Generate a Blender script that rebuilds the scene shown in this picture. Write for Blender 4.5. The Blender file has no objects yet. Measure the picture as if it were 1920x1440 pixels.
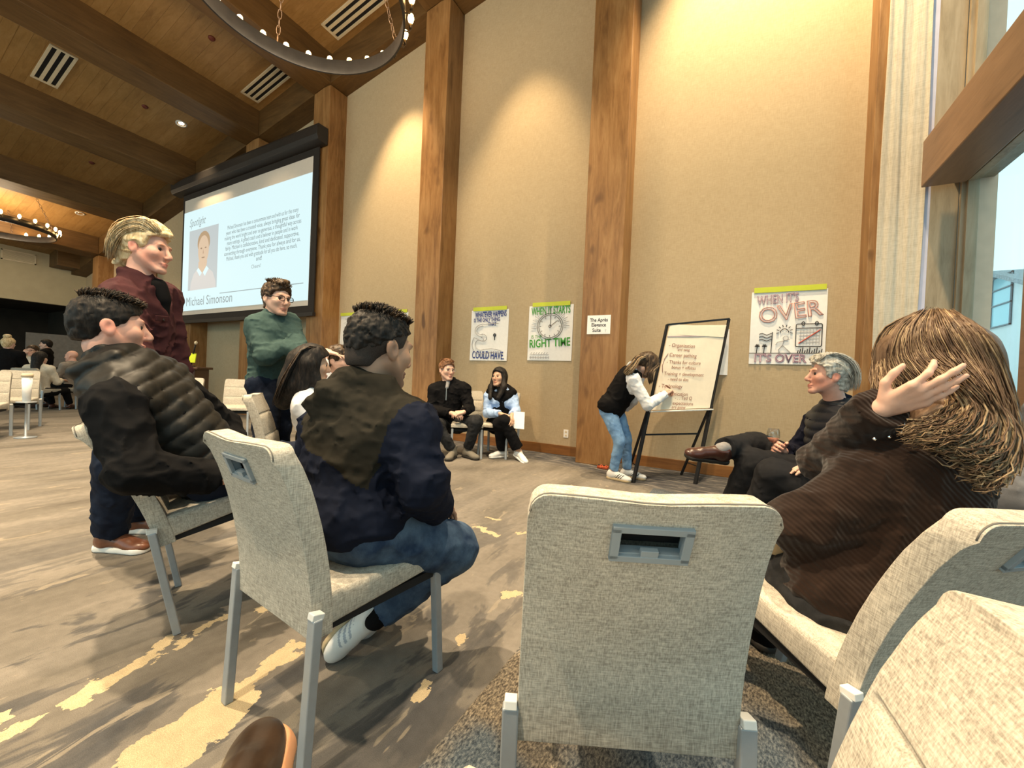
import bpy, bmesh, math, random
import numpy as np
from mathutils import Vector, Matrix

random.seed(7); np.random.seed(7)
SC = bpy.context.scene
COL = SC.collection

# ------------------------------------------------------------------ camera
def nrm(v):
    v = np.array(v, float); return v / max(np.linalg.norm(v), 1e-12)
CAM_F, CAM_YAW, CAM_PITCH, CAM_ROLL, CAM_Z = 763.9, math.radians(-28.87), math.radians(-0.606), math.radians(2.466), 1.0
_f = np.array([math.sin(CAM_YAW)*math.cos(CAM_PITCH), math.cos(CAM_YAW)*math.cos(CAM_PITCH), math.sin(CAM_PITCH)])
_r0 = np.array([math.cos(CAM_YAW), -math.sin(CAM_YAW), 0.0]); _u0 = np.cross(_r0, _f)
CR = math.cos(CAM_ROLL)*_r0 + math.sin(CAM_ROLL)*_u0
CU = -math.sin(CAM_ROLL)*_r0 + math.cos(CAM_ROLL)*_u0
CF = _f
C0 = np.array([0, 0, CAM_Z])
cam_data = bpy.data.cameras.new('camera'); cam = bpy.data.objects.new('camera', cam_data); COL.objects.link(cam)
cam_data.sensor_fit = 'HORIZONTAL'; cam_data.sensor_width = 36; cam_data.lens = 36*CAM_F/1920; cam_data.clip_start = 0.02
m = Matrix(((CR[0], CU[0], -CF[0], 0), (CR[1], CU[1], -CF[1], 0), (CR[2], CU[2], -CF[2], CAM_Z), (0, 0, 0, 1)))
cam.matrix_world = m
SC.camera = cam

def at(x, y, D):            # a point of the room seen at photo pixel (x, y), D metres deep
    return C0 + D*(CF + (x-960)/CAM_F*CR - (y-720)/CAM_F*CU)
def at_floor(x, y, z=0.0):
    d = CF + (x-960)/CAM_F*CR - (y-720)/CAM_F*CU
    return C0 + d*((z-CAM_Z)/d[2])
def at_y(x, y, Y):
    d = CF + (x-960)/CAM_F*CR - (y-720)/CAM_F*CU
    return C0 + d*(Y/d[1])
def at_x(x, y, X):
    d = CF + (x-960)/CAM_F*CR - (y-720)/CAM_F*CU
    return C0 + d*(X/d[0])

# ------------------------------------------------------------------ world, exposure
SC.view_settings.view_transform = 'Standard'; SC.view_settings.look = 'None'
SC.view_settings.gamma = 1.0; SC.view_settings.use_curve_mapping = False
SC.view_settings.exposure = 0.55
SC.cycles.use_denoising = True
SC.cycles.max_bounces = 8; SC.cycles.diffuse_bounces = 5; SC.cycles.transparent_max_bounces = 12
SC.cycles.sample_clamp_indirect = 4.0
W = bpy.data.worlds.new('overcast_sky'); SC.world = W; W.use_nodes = True
bg = W.node_tree.nodes['Background']; bg.inputs[0].default_value = (0.54, 0.84, 0.885, 1); bg.inputs[1].default_value = 1.28

def lamp(name, kind, loc, energy, color, **kw):
    l = bpy.data.lights.new(name, kind); l.energy = energy; l.color = color
    tgt = kw.pop('target', None)
    for k, v in kw.items(): setattr(l, k, v)
    o = bpy.data.objects.new(name, l); COL.objects.link(o); o.location = loc
    if tgt is not None:
        o.rotation_euler = (Vector(tgt)-Vector(loc)).to_track_quat('-Z', 'Y').to_euler()
    return o
WARM = (1.0, 0.775, 0.50)
# chandeliers: the two in view and the ones of the same row nearer to and behind the camera
for nm, loc, e in (('chandelier_glow', (-3.76, 2.35, 4.55), 110), ('chandelier_glow', (-16.6, 2.6, 4.3), 120),
                   ('chandelier_glow', (-10.2, -3.0, 4.5), 110), ('chandelier_glow', (-1.5, -3.2, 4.5), 130),
                   ('chandelier_glow', (-6.5, -3.2, 4.5), 110)):
    lamp(nm, 'POINT', loc, e*1.15, WARM, shadow_soft_size=0.45)
# recessed downlights of the sloped ceiling, washing the panels between the posts
for loc, tgt, e, ang in (((-5.05, 4.15, 6.9), (-5.15, 5.3, 2.4), 430, 50), ((-2.75, 4.0, 7.2), (-2.75, 5.25, 1.6), 330, 46),
                    ((0.1, 3.9, 7.6), (0.1, 5.3, 3.6), 760, 66), ((-10.6, 4.1, 6.1), (-10.6, 4.6, 0), 100, 80),
                    ((-8.1, 3.55, 6.55), (-8.1, 3.5, 0), 120, 80), ((-13.4, 3.5, 5.6), (-13.4, 3.5, 0), 100, 80)):
    lamp('downlight_beam', 'SPOT', loc, e*2.2, (1.0, .745, .43), spot_size=math.radians(ang), spot_blend=0.7, shadow_soft_size=0.06, target=tgt)
for loc, e in (((-1.2, -1.6, 7.2), 310), ((-3.6, 0.4, 7.0), 420), ((0.2, 1.6, 7.5), 240), ((-6.2, 0.6, 6.6), 300), ((-9, 1.0, 6.2), 260)):
    lamp('downlight_beam', 'SPOT', loc, e*4.6, WARM, spot_size=math.radians(85), spot_blend=0.6, shadow_soft_size=0.08, target=(loc[0], loc[1], 0))

# ------------------------------------------------------------------ materials
def new_mat(name):
    m = bpy.data.materials.new(name); m.use_nodes = True
    nt = m.node_tree; b = nt.nodes['Principled BSDF']
    return m, nt, b
def _coords(nt, stretch, rot=(0, 0, 0), kind='Object'):
    tc = nt.nodes.new('ShaderNodeTexCoord'); mp = nt.nodes.new('ShaderNodeMapping')
    mp.inputs['Scale'].default_value = stretch; mp.inputs['Rotation'].default_value = rot
    nt.links.new(tc.outputs[kind], mp.inputs[0]); return mp.outputs[0]
def _noise(nt, vec, scale, detail=3, rough=0.55, dist=0.0):
    n = nt.nodes.new('ShaderNodeTexNoise'); n.inputs['Scale'].default_value = scale; n.inputs['Detail'].default_value = detail
    n.inputs['Roughness'].default_value = rough; n.inputs['Distortion'].default_value = dist
    nt.links.new(vec, n.inputs['Vector']); return n.outputs['Fac']
def _ramp(nt, fac, stops):
    r = nt.nodes.new('ShaderNodeValToRGB'); e = r.color_ramp.elements
    while len(e) < len(stops): e.new(0.5)
    for i, (p, c) in enumerate(stops): e[i].position = p; e[i].color = (*c, 1) if len(c) == 3 else c
    nt.links.new(fac, r.inputs[0]); return r.outputs[0]
def _math(nt, op, a, b=None, c=None):
    n = nt.nodes.new('ShaderNodeMath'); n.operation = op
    for i, v in enumerate((a, b, c)):
        if v is None: continue
        if isinstance(v, (int, float)): n.inputs[i].default_value = v
        else: nt.links.new(v, n.inputs[i])
    return n.outputs[0]
def _mix(nt, fac, a, b, mode='MIX'):
    n = nt.nodes.new('ShaderNodeMix'); n.data_type = 'RGBA'; n.blend_type = mode
    for i, v in ((0, fac), (6, a), (7, b)):
        if isinstance(v, (int, float)): n.inputs[i].default_value = v
        elif isinstance(v, tuple): n.inputs[i].default_value = (*v, 1)
        else: nt.links.new(v, n.inputs[i])
    return n.outputs[2]
def _bump(nt, b, h, strength, dist=0.002):
    n = nt.nodes.new('ShaderNodeBump'); n.inputs['Strength'].default_value = strength; n.inputs['Distance'].default_value = dist
    nt.links.new(h, n.inputs['Height']); nt.links.new(n.outputs[0], b.inputs['Normal'])
def solid(name, col, rough=0.6, metal=0.0, var=0.12, scale=12, stretch=(1, 1, 1), bump=0.0, bscale=200, spec=0.3, sheen=0.0):
    m, nt, b = new_mat(name)
    v = _coords(nt, stretch)
    f = _noise(nt, v, scale, 4)
    lo = tuple(max(0, c*(1-var)) for c in col); hi = tuple(min(1, c*(1+var)) for c in col)
    nt.links.new(_ramp(nt, f, ((0.3, lo), (0.7, hi))), b.inputs['Base Color'])
    b.inputs['Roughness'].default_value = rough; b.inputs['Metallic'].default_value = metal
    b.inputs['Specular IOR Level'].default_value = spec
    if sheen: b.inputs['Sheen Weight'].default_value = sheen
    if bump: _bump(nt, b, _noise(nt, _coords(nt, (1, 1, 1)), bscale, 2), bump)
    return m
def emit(name, col, strength):
    m, nt, b = new_mat(name); b.inputs['Base Color'].default_value = (.01, .01, .01, 1); b.inputs['Specular IOR Level'].default_value = .1
    b.inputs['Emission Color'].default_value = (*col, 1); b.inputs['Emission Strength'].default_value = strength
    return m
def wood(name, dark, mid, light, grain='z', scale=3.0, rough=0.45, knots=True, per_object=0.0):
    m, nt, b = new_mat(name)
    st = {'x': (0.12, 1, 1), 'y': (1, 0.12, 1), 'z': (1, 1, 0.12)}[grain]
    v = _coords(nt, st)
    f1 = _noise(nt, v, scale*5, 6, 0.6, 1.2)
    f2 = _noise(nt, v, scale*40, 3, 0.6)
    f3 = _noise(nt, _coords(nt, tuple(0.5+s*0.5 for s in st)), scale*1.2, 2)
    f = _math(nt, 'ADD', _math(nt, 'MULTIPLY', f1, 0.6), _math(nt, 'ADD', _math(nt, 'MULTIPLY', f2, 0.18), _math(nt, 'MULTIPLY', f3, 0.3)))
    if per_object:
        oi = nt.nodes.new('ShaderNodeObjectInfo')
        f = _math(nt, 'ADD', f, _math(nt, 'MULTIPLY', _math(nt, 'SUBTRACT', oi.outputs['Random'], 0.5), per_object))
    c = _ramp(nt, f, ((0.32, dark), (0.52, mid), (0.74, light)))
    if knots:
        k = _noise(nt, _coords(nt, tuple(0.4+0.6*s for s in st)), scale*2.3, 1)
        c = _mix(nt, _ramp(nt, k, ((0.68, (0, 0, 0)), (0.78, (1, 1, 1)))), c, dark)
    nt.links.new(c, b.inputs['Base Color']); b.inputs['Roughness'].default_value = rough
    b.inputs['Specular IOR Level'].default_value = 0.35
    _bump(nt, b, f2, 0.12, 0.002)
    return m
def weave(name, a, bcol, c, s=260, rough=0.9, bump=0.35, tint=None):
    m, nt, b = new_mat(name)
    h = _noise(nt, _coords(nt, (0.12, 0.12, 1)), s, 2); w = _noise(nt, _coords(nt, (1, 1, 0.1)), s, 2)
    big = _noise(nt, _coords(nt, (1, 1, 1)), 9, 3)
    f = _math(nt, 'ADD', _math(nt, 'MULTIPLY', h, 0.42), _math(nt, 'ADD', _math(nt, 'MULTIPLY', w, 0.46), _math(nt, 'MULTIPLY', big, 0.16)))
    nt.links.new(_ramp(nt, f, ((0.38, a), (0.52, bcol), (0.66, c))), b.inputs['Base Color'])
    b.inputs['Roughness'].default_value = rough; b.inputs['Specular IOR Level'].default_value = 0.15
    _bump(nt, b, f, bump, 0.002)
    return m
def glass(name, tint=(0.9, 0.97, 0.97), refl=0.08):
    m = bpy.data.materials.new(name); m.use_nodes = True; nt = m.node_tree; nt.nodes.clear()
    o = nt.nodes.new('ShaderNodeOutputMaterial'); mx = nt.nodes.new('ShaderNodeMixShader')
    t = nt.nodes.new('ShaderNodeBsdfTransparent'); g = nt.nodes.new('ShaderNodeBsdfGlossy'); lw = nt.nodes.new('ShaderNodeLayerWeight')
    t.inputs[0].default_value = (*tint, 1); g.inputs['Roughness'].default_value = 0.03; lw.inputs[0].default_value = .5
    nt.links.new(_math(nt, 'MULTIPLY_ADD', _math(nt, 'POWER', lw.outputs['Facing'], 4.0), .35, refl*.4), mx.inputs[0]); nt.links.new(t.outputs[0], mx.inputs[1]); nt.links.new(g.outputs[0], mx.inputs[2])
    nt.links.new(mx.outputs[0], o.inputs[0]); return m

# ------------------------------------------------------------------ object helpers
def tag(o, label=None, cat=None, group=None, kind=None):
    if label: o['label'] = label
    if cat: o['category'] = cat
    if group: o['group'] = group
    if kind: o['kind'] = kind
    return o
def obj(name, data, parent=None, mat=None):
    o = bpy.data.objects.new(name, data); COL.objects.link(o)
    if mat is not None and data is not None and not data.materials:
        for mm in (mat if isinstance(mat, (list, tuple)) else [mat]): data.materials.append(mm)
    if parent is not None: o.parent = parent
    return o
def empty(name, loc=(0, 0, 0), rz=0.0):
    o = bpy.data.objects.new(name, None); COL.objects.link(o); o.location = loc; o.rotation_euler = (0, 0, rz); o.empty_display_size = 0.1
    return o
def mesh(name, verts, faces, smooth=False):
    me = bpy.data.meshes.new(name); me.from_pydata([tuple(map(float, v)) for v in verts], [], [tuple(f) for f in faces]); me.update()
    if smooth: me.shade_smooth()
    return me
class B:                                    # collects shapes into one mesh
    def __init__(s): s.v = []; s.f = []; s.mi = []
    def add(s, vs, fs, mi=0):
        n = len(s.v); s.v += [tuple(map(float, v)) for v in vs]
        for f in fs: s.f.append(tuple(i+n for i in f)); s.mi.append(mi)
        return s
    def box(s, lo, hi, mi=0):
        x0, y0, z0 = lo; x1, y1, z1 = hi
        return s.add([(x0,y0,z0),(x1,y0,z0),(x1,y1,z0),(x0,y1,z0),(x0,y0,z1),(x1,y0,z1),(x1,y1,z1),(x0,y1,z1)],
                     [(0,3,2,1),(4,5,6,7),(0,1,5,4),(1,2,6,5),(2,3,7,6),(3,0,4,7)], mi)
    def obox(s, c, ax, half, mi=0):          # oriented box, ax = three axis vectors
        c = np.array(c); ax = [nrm(a) for a in ax]; vs = []
        for sx, sy, sz in ((-1,-1,-1),(1,-1,-1),(1,1,-1),(-1,1,-1),(-1,-1,1),(1,-1,1),(1,1,1),(-1,1,1)):
            vs.append(c+ax[0]*half[0]*sx+ax[1]*half[1]*sy+ax[2]*half[2]*sz)
        return s.add(vs, [(0,3,2,1),(4,5,6,7),(0,1,5,4),(1,2,6,5),(2,3,7,6),(3,0,4,7)], mi)
    def bar(s, a, b, w, h=None, up=(0,0,1), mi=0):
        a = np.array(a, float); b = np.array(b, float); h = h or w; d = b-a; L = np.linalg.norm(d); d = d/L
        if abs(np.dot(d, nrm(up))) > 0.98: up = (1, 0, 0)
        x = nrm(np.cross(up, d)); y = np.cross(d, x)
        return s.obox((a+b)/2, (x, y, d), (w/2, h/2, L/2), mi)
    def tube(s, pts, r, n=8, mi=0, closed=False):
        pts = [np.array(p, float) for p in pts]; rs = r if isinstance(r, (list, tuple)) else [r]*len(pts)
        base = len(s.v); ref = None; m_ = len(pts)
        for i, p in enumerate(pts):
            if closed: t = nrm(pts[(i+1) % m_]-pts[i-1])
            else: t = nrm(pts[min(i+1, m_-1)]-pts[max(i-1, 0)])
            if ref is None: ref = np.array((0, 0, 1.0)) if abs(t[2]) < 0.9 else np.array((1.0, 0, 0))
            x = nrm(ref-np.dot(ref, t)*t); y = np.cross(t, x); ref = x
            for k in range(n):
                a = 2*math.pi*k/n; s.v.append(tuple(p+rs[i]*(math.cos(a)*x+math.sin(a)*y)))
        for i in range(m_ if closed else m_-1):
            for k in range(n):
                a0 = base+i*n+k; a1 = base+i*n+(k+1) % n; j = (i+1) % m_
                s.f.append((a0, a1, base+j*n+(k+1) % n, base+j*n+k)); s.mi.append(mi)
        if not closed:
            s.f.append(tuple(base+k for k in reversed(range(n)))); s.mi.append(mi)
            s.f.append(tuple(base+(m_-1)*n+k for k in range(n))); s.mi.append(mi)
        return s
    def lathe(s, c, prof, n=24, axis=(0,0,1), mi=0):
        z = nrm(axis); x = nrm(np.cross(z, (0,1,0) if abs(z[1]) < 0.9 else (1,0,0))); y = np.cross(z, x); base = len(s.v); c = np.array(c, float)
        for r, h in prof:
            for k in range(n):
                a = 2*math.pi*k/n; s.v.append(tuple(c+h*z+r*(math.cos(a)*x+math.sin(a)*y)))
        for i in range(len(prof)-1):
            for k in range(n):
                s.f.append((base+i*n+k, base+i*n+(k+1) % n, base+(i+1)*n+(k+1) % n, base+(i+1)*n+k)); s.mi.append(mi)
        return s
    def make(s, name, parent=None, mat=None, smooth=False, bevel=0.0, kind=None, seg=2):
        me = mesh(name, s.v, s.f, smooth)
        for i, k in enumerate(s.mi):
            if k: me.polygons[i].material_index = k
        o = obj(name, me, parent, mat)
        if bevel:
            md = o.modifiers.new('edge', 'BEVEL'); md.width = bevel; md.segments = seg; md.limit_method = 'ANGLE'; md.angle_limit = math.radians(40)
        if kind: o['kind'] = kind
        return o
def label_text(name, body, loc, ax, up, size, mat, parent=None, align='CENTER', outline=0.0, spacing=1.0, xs=1.0, shear=0.0, bold=0.0, fit=None):
    c = bpy.data.curves.new(name, 'FONT'); c.body = body; c.size = size; c.align_x = align; c.align_y = 'CENTER'
    c.space_character = spacing; c.shear = shear; c.resolution_u = 3
    if outline: c.fill_mode = 'NONE'; c.bevel_depth = outline; c.bevel_resolution = 0
    if bold: c.offset = bold
    tmp = bpy.data.objects.new(name, c); me = bpy.data.meshes.new_from_object(tmp); bpy.data.objects.remove(tmp); bpy.data.curves.remove(c)
    me.materials.clear(); o = obj(name, me, parent, mat)
    if fit:
        xx = [v.co.x for v in me.vertices]; xs = fit/max(1e-6, max(xx)-min(xx))
    x = nrm(ax); y = nrm(up); z = np.cross(x, y); y = np.cross(z, x)
    o.matrix_world = Matrix(((x[0]*xs, y[0], z[0], loc[0]), (x[1]*xs, y[1], z[1], loc[1]), (x[2]*xs, y[2], z[2], loc[2]), (0, 0, 0, 1)))
    return o
def copy_tree(o, parent=None):
    c = o.copy(); COL.objects.link(c)
    if parent is not None: c.parent = parent
    for ch in list(o.children): copy_tree(ch, c)
    return c
# ------------------------------------------------------------------ setting
WY = 5.24; PF = 4.86                        # back wall plane, front of its posts
ceil_z = lambda X, Y: 7.99+.177*X+.033*(PF-Y)
raft_z = lambda X: 7.47+.177*X
M_PILLAR = wood('knotty_alder', (.11, .048, .014), (.24, .118, .040), (.36, .20, .080), 'z', 2.2, .42)
M_BEAM = wood('dark_stained_beam', (.055, .027, .008), (.105, .054, .016), (.155, .083, .028), 'y', 2.2, .55, False)
M_BEAMX = wood('dark_stained_rafter', (.055, .027, .008), (.105, .054, .016), (.155, .083, .028), 'x', 2.2, .55, False)
M_PLANK = wood('ceiling_boards', (.21, .110, .034), (.29, .160, .052), (.36, .21, .078), 'x', 2.6, .5, False, .14)
M_BASE = wood('baseboard_wood', (.10, .038, .010), (.20, .082, .022), (.27, .12, .035), 'x', 2.5, .45, False)
M_FRAME = wood('window_frame_wood', (.22, .165, .10), (.33, .26, .17), (.42, .34, .24), 'z', 2.6, .4, False)
M_FRAMEY = wood('window_transom_wood', (.13, .070, .038), (.20, .115, .065), (.26, .155, .09), 'y', 2.6, .4, False)
M_WALL = weave('wall_fabric', (.39, .30, .185), (.43, .335, .215), (.47, .37, .24), 140, .92, .12)
M_ENDWALL = solid('painted_end_wall', (.42, .36, .24), .85, var=.05, scale=3)
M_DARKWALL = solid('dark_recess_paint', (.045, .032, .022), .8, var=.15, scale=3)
M_PLASTER = solid('white_plaster', (.62, .60, .56), .8, var=.04)
M_WHITE = solid('white_paper', (.80, .79, .78), .8, var=.03, scale=30)
M_BLACK = solid('black_metal', (.012, .012, .013), .45, var=.1)
M_VENT = solid('vent_paint', (.62, .52, .36), .6, var=.05)
M_STEEL = solid('brushed_grey_metal', (.33, .37, .40), .38, metal=.35, var=.06, scale=40)

# carpet --------------------------------------------------------------
def carpet_mat():
    m, nt, b = new_mat('patterned_carpet')
    P = _coords(nt, (1, 1, 1)); R = (0, 0, math.radians(-14))
    sv = _coords(nt, (1.15, .26, 1), R); sv2 = _coords(nt, (2.4, .75, 1), R); sv3 = _coords(nt, (5.5, 2.0, 1), R)
    n1 = _noise(nt, sv, 1.5, 5, .62, .35); n2 = _noise(nt, sv2, 1.5, 5, .62, .5); n3 = _noise(nt, sv3, 1.6, 4, .6, .6)
    fine = _noise(nt, P, 420, 2); med = _noise(nt, P, 26, 3)
    base = _ramp(nt, n1, ((.30, (.082, .073, .062)), (.42, (.130, .117, .100)), (.56, (.178, .160, .138)), (.72, (.115, .104, .088))))
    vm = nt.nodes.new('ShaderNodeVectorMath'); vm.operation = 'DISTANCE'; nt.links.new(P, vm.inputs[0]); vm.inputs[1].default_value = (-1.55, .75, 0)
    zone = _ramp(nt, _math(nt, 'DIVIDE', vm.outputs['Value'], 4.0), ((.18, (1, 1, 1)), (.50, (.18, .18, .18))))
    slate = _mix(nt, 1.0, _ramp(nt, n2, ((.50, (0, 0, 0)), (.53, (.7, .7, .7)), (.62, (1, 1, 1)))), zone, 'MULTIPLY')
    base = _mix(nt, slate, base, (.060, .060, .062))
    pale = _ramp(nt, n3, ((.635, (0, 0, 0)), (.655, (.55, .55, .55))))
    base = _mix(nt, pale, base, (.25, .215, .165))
    # sand-coloured inlays: ragged strokes along the weave
    sx = nt.nodes.new('ShaderNodeSeparateXYZ'); nt.links.new(P, sx.inputs[0]); X, Y = sx.outputs[0], sx.outputs[1]
    w1 = _math(nt, 'MULTIPLY', _math(nt, 'SUBTRACT', _noise(nt, _coords(nt, (1, .6, 1), R), 16, 4, .65), .5), .16)
    w2 = _math(nt, 'MULTIPLY', _math(nt, 'SUBTRACT', _noise(nt, _coords(nt, (1, .6, 1.0), (0, 0, 1.2)), 13, 4, .65), .5), .13)
    Xw = _math(nt, 'ADD', X, w1); Yw = _math(nt, 'ADD', Y, w2)
    strokes = [(-1.225, .40, -1.285, .66, .082), (-1.30, .68, -1.365, .93, .034), (-1.675, .44, -1.71, .62, .036), (-1.74, .66, -1.775, .72, .020),
               (-1.70, .70, -1.73, .75, .018), (-1.745, .80, -1.765, .93, .020), (-1.66, .30, -1.66, .34, .02), (-1.74, .28, -1.74, .32, .02),
               (-1.68, .99, -1.70, 1.08, .03), (-.83, .99, -.835, 1.02, .020), (-.87, 1.27, -.87, 1.30, .017), (-.90, 1.66, -.86, 1.69, .03),
               (-1.48, 2.30, -1.30, 2.25, .02), (-1.52, 2.50, -1.44, 2.50, .016), (-1.22, 2.36, -1.17, 2.40, .016), (-1.42, 1.02, -1.40, 1.10, .02)]
    tot = None
    for x0, y0, x1, y1, r in strokes:
        L2 = (x1-x0)**2+(y1-y0)**2
        px = _math(nt, 'SUBTRACT', Xw, x0); py = _math(nt, 'SUBTRACT', Yw, y0)
        t = _math(nt, 'DIVIDE', _math(nt, 'ADD', _math(nt, 'MULTIPLY', px, x1-x0), _math(nt, 'MULTIPLY', py, y1-y0)), L2)
        t = _math(nt, 'MINIMUM', _math(nt, 'MAXIMUM', t, 0.0), 1.0)
        qx = _math(nt, 'SUBTRACT', px, _math(nt, 'MULTIPLY', t, x1-x0)); qy = _math(nt, 'SUBTRACT', py, _math(nt, 'MULTIPLY', t, y1-y0))
        d = _math(nt, 'SUBTRACT', _math(nt, 'SQRT', _math(nt, 'ADD', _math(nt, 'MULTIPLY', qx, qx), _math(nt, 'MULTIPLY', qy, qy))), r)
        tot = d if tot is None else _math(nt, 'MINIMUM', tot, d)
    inl = _math(nt, 'LESS_THAN', tot, 0.0)
    base = _mix(nt, inl, base, _ramp(nt, fine, ((.3, (.35, .275, .165)), (.7, (.45, .365, .235)))))
    # tweed border along the windows and streaked border along the back wall
    tw = _noise(nt, _coords(nt, (1, .45, 1)), 150, 3, .7); blue = _noise(nt, _coords(nt, (1, 1, 1)), 1.3, 3, .5, .4)
    tweed = _ramp(nt, tw, ((.36, (.050, .043, .036)), (.5, (.15, .125, .095)), (.64, (.30, .25, .18))))
    tweed_b = _ramp(nt, tw, ((.36, (.030, .040, .052)), (.5, (.075, .095, .115)), (.64, (.15, .17, .18))))
    tweed = _mix(nt, _ramp(nt, blue, ((.47, (0, 0, 0)), (.53, (1, 1, 1)))), tweed, tweed_b)
    base = _mix(nt, _math(nt, 'GREATER_THAN', X, -.67), base, tweed)
    st = _noise(nt, _coords(nt, (.5, 2.6, 1), (0, 0, .35)), 9, 4, .6)
    streak = _ramp(nt, st, ((.42, (.045, .045, .050)), (.56, (.085, .082, .082)), (.66, (.20, .18, .16))))
    edge = _math(nt, 'ADD', Y, _math(nt, 'ADD', _math(nt, 'MULTIPLY', X, .42), _math(nt, 'MULTIPLY', w1, 2.5)))
    edge = _math(nt, 'MAXIMUM', edge, _math(nt, 'SUBTRACT', Y, .75))
    base = _mix(nt, _ramp(nt, _math(nt, 'SUBTRACT', edge, 3.4), ((.30, (0, 0, 0)), (.62, (1, 1, 1)))), base, streak)
    base = _mix(nt, .28, base, _ramp(nt, fine, ((.3, (.25, .25, .25)), (.7, (.95, .95, .95)))), 'OVERLAY')
    base = _mix(nt, .25, base, _ramp(nt, med, ((.3, (.35, .35, .35)), (.7, (.7, .7, .7)))), 'OVERLAY')
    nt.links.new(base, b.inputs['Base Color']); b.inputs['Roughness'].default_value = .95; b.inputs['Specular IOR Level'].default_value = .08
    _bump(nt, b, fine, .35, .003)
    return m
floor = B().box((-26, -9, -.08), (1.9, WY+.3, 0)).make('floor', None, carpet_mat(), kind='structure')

# ceiling: slab, boards between the purlins, purlins, rafter --------------
def sloped(b, x0, x1, y0, y1, lo, hi, mi=0):     # prism following the roof slope; lo/hi offsets from the ceiling surface
    vs = [(x, y, ceil_z(x, y)+o) for o in (lo, hi) for x, y in ((x0, y0), (x1, y0), (x1, y1), (x0, y1))]
    return b.add(vs, [(0,3,2,1),(4,5,6,7),(0,1,5,4),(1,2,6,5),(2,3,7,6),(3,0,4,7)], mi)
ceiling = sloped(B(), -26, 1.9, -9, WY+.3, .03, .25).make('ceiling', None, M_PLANK, kind='structure')
rights = [1.5, -1.25, -4.02, -6.73, -9.0, -11.64, -14.5, -17.6]
bw = .47
for i in range(1, len(rights)):
    xa, xb = rights[i], rights[i-1]-bw
    y = PF
    while y > 1.0:
        sloped(B(), xa, xb, y-.158, y, .006*random.random(), .03).make('plank', ceiling, M_PLANK)
        y -= .16
    b = B()
    while y > -7:
        sloped(b, xa, xb, y-.158, y, .004*random.random(), .03); y -= .16
    b.make('planks', ceiling, M_PLANK, kind='stuff')
b = B(); y = PF
while y > -7: sloped(b, -20, rights[-1]-bw, y-.158, y, .004*random.random(), .03); y -= .16
b.make('planks', ceiling, M_PLANK, kind='stuff')
for r in rights: sloped(B(), r-bw, r, -9, PF, -.52, .02).make('beam', ceiling, M_BEAM, bevel=.012)
vs = []
raf = B()
for i in range(len(rights)-1):
    pass
sloped(raf, -20, 1.9, PF, WY, -.52, .02); raf.make('rafter', ceiling, M_BEAMX)

# back wall ------------------------------------------------------------
wb = B().box((-20, WY, 0), (1.9, WY+.25, 8.6)).make('wall_back', None, M_WALL, kind='structure')
posts = [(-1.73, -1.25), (-4.48, -4.02), (-7.19, -6.73), (-9.46, -9.0), (-12.1, -11.64), (-14.96, -14.5), (-18.06, -17.6)]
for x0, x1 in posts:
    zt = raft_z(x0)
    B().box((x0, PF, 0), (x1, WY, zt+.05)).make('pillar', wb, M_PILLAR, bevel=.006)
B().box((1.02, 4.95, 0), (1.10, WY, 7.6)).make('pillar', wb, M_PILLAR, bevel=.006)
edges = [1.02]+[e for p in posts for e in (p[1], p[0])]+[-20]
for i in range(0, len(edges), 2):
    a, c = edges[i+1], edges[i]; n = 3
    if i > 10: n = 2
    for k in range(n):
        x0 = a+(c-a)*k/n; x1 = a+(c-a)*(k+1)/n
        vs = [(x0, WY-.012, .13), (x1, WY-.012, .13), (x1, WY, .13), (x0, WY, .13),
              (x0, WY-.012, raft_z(x0)+.1), (x1, WY-.012, raft_z(x1)+.1), (x1, WY, raft_z(x1)+.1), (x0, WY, raft_z(x0)+.1)]
        B().add(vs, [(0,3,2,1),(4,5,6,7),(0,1,5,4),(1,2,6,5),(2,3,7,6),(3,0,4,7)]).make('panel', wb, M_WALL)
bb = None
for i in range(0, len(edges), 2):
    o = B().box((edges[i+1], WY-.026, 0), (edges[i], WY-.0121, .129)).make('baseboard_back' if bb is None else 'baseboard', bb, M_BASE, bevel=.003)
    if bb is None: bb = tag(o, kind='structure')

# left end of the hall ---------------------------------------------------
wl = B().box((-20.2, -9, 2.85), (-20, WY, 5.2)).make('wall_left', None, M_ENDWALL, kind='structure')
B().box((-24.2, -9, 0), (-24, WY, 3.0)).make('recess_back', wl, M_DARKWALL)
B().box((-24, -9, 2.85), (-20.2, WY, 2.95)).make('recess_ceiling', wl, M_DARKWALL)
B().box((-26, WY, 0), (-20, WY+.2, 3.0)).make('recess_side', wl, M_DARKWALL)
B().box((-20.0, 4.35, 4.05), (-19.2, 4.9, 4.75)).make('beam_stub', wl, M_BEAM, bevel=.01)
v = empty('wall_vent', (-19.99, 3.7, 4.2)); tag(v, 'rectangular wall vent high on the far end wall', 'vent')
fr = B(); y0, y1, z0, z1 = -.36, .36, -.16, .16
fr.box((-.005, y0, z0), (.02, y1, z0+.035)).box((-.005, y0, z1-.035), (.02, y1, z1)).box((-.005, y0, z0), (.02, y0+.035, z1)).box((-.005, y1-.035, z0), (.02, y1, z1))
fr.make('frame', v, M_VENT); 
for k in range(8): B().box((-.004, y0+.03, z0+.045+k*.031), (.012, y1-.03, z0+.060+k*.031)).make('slat', v, M_VENT)

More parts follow.
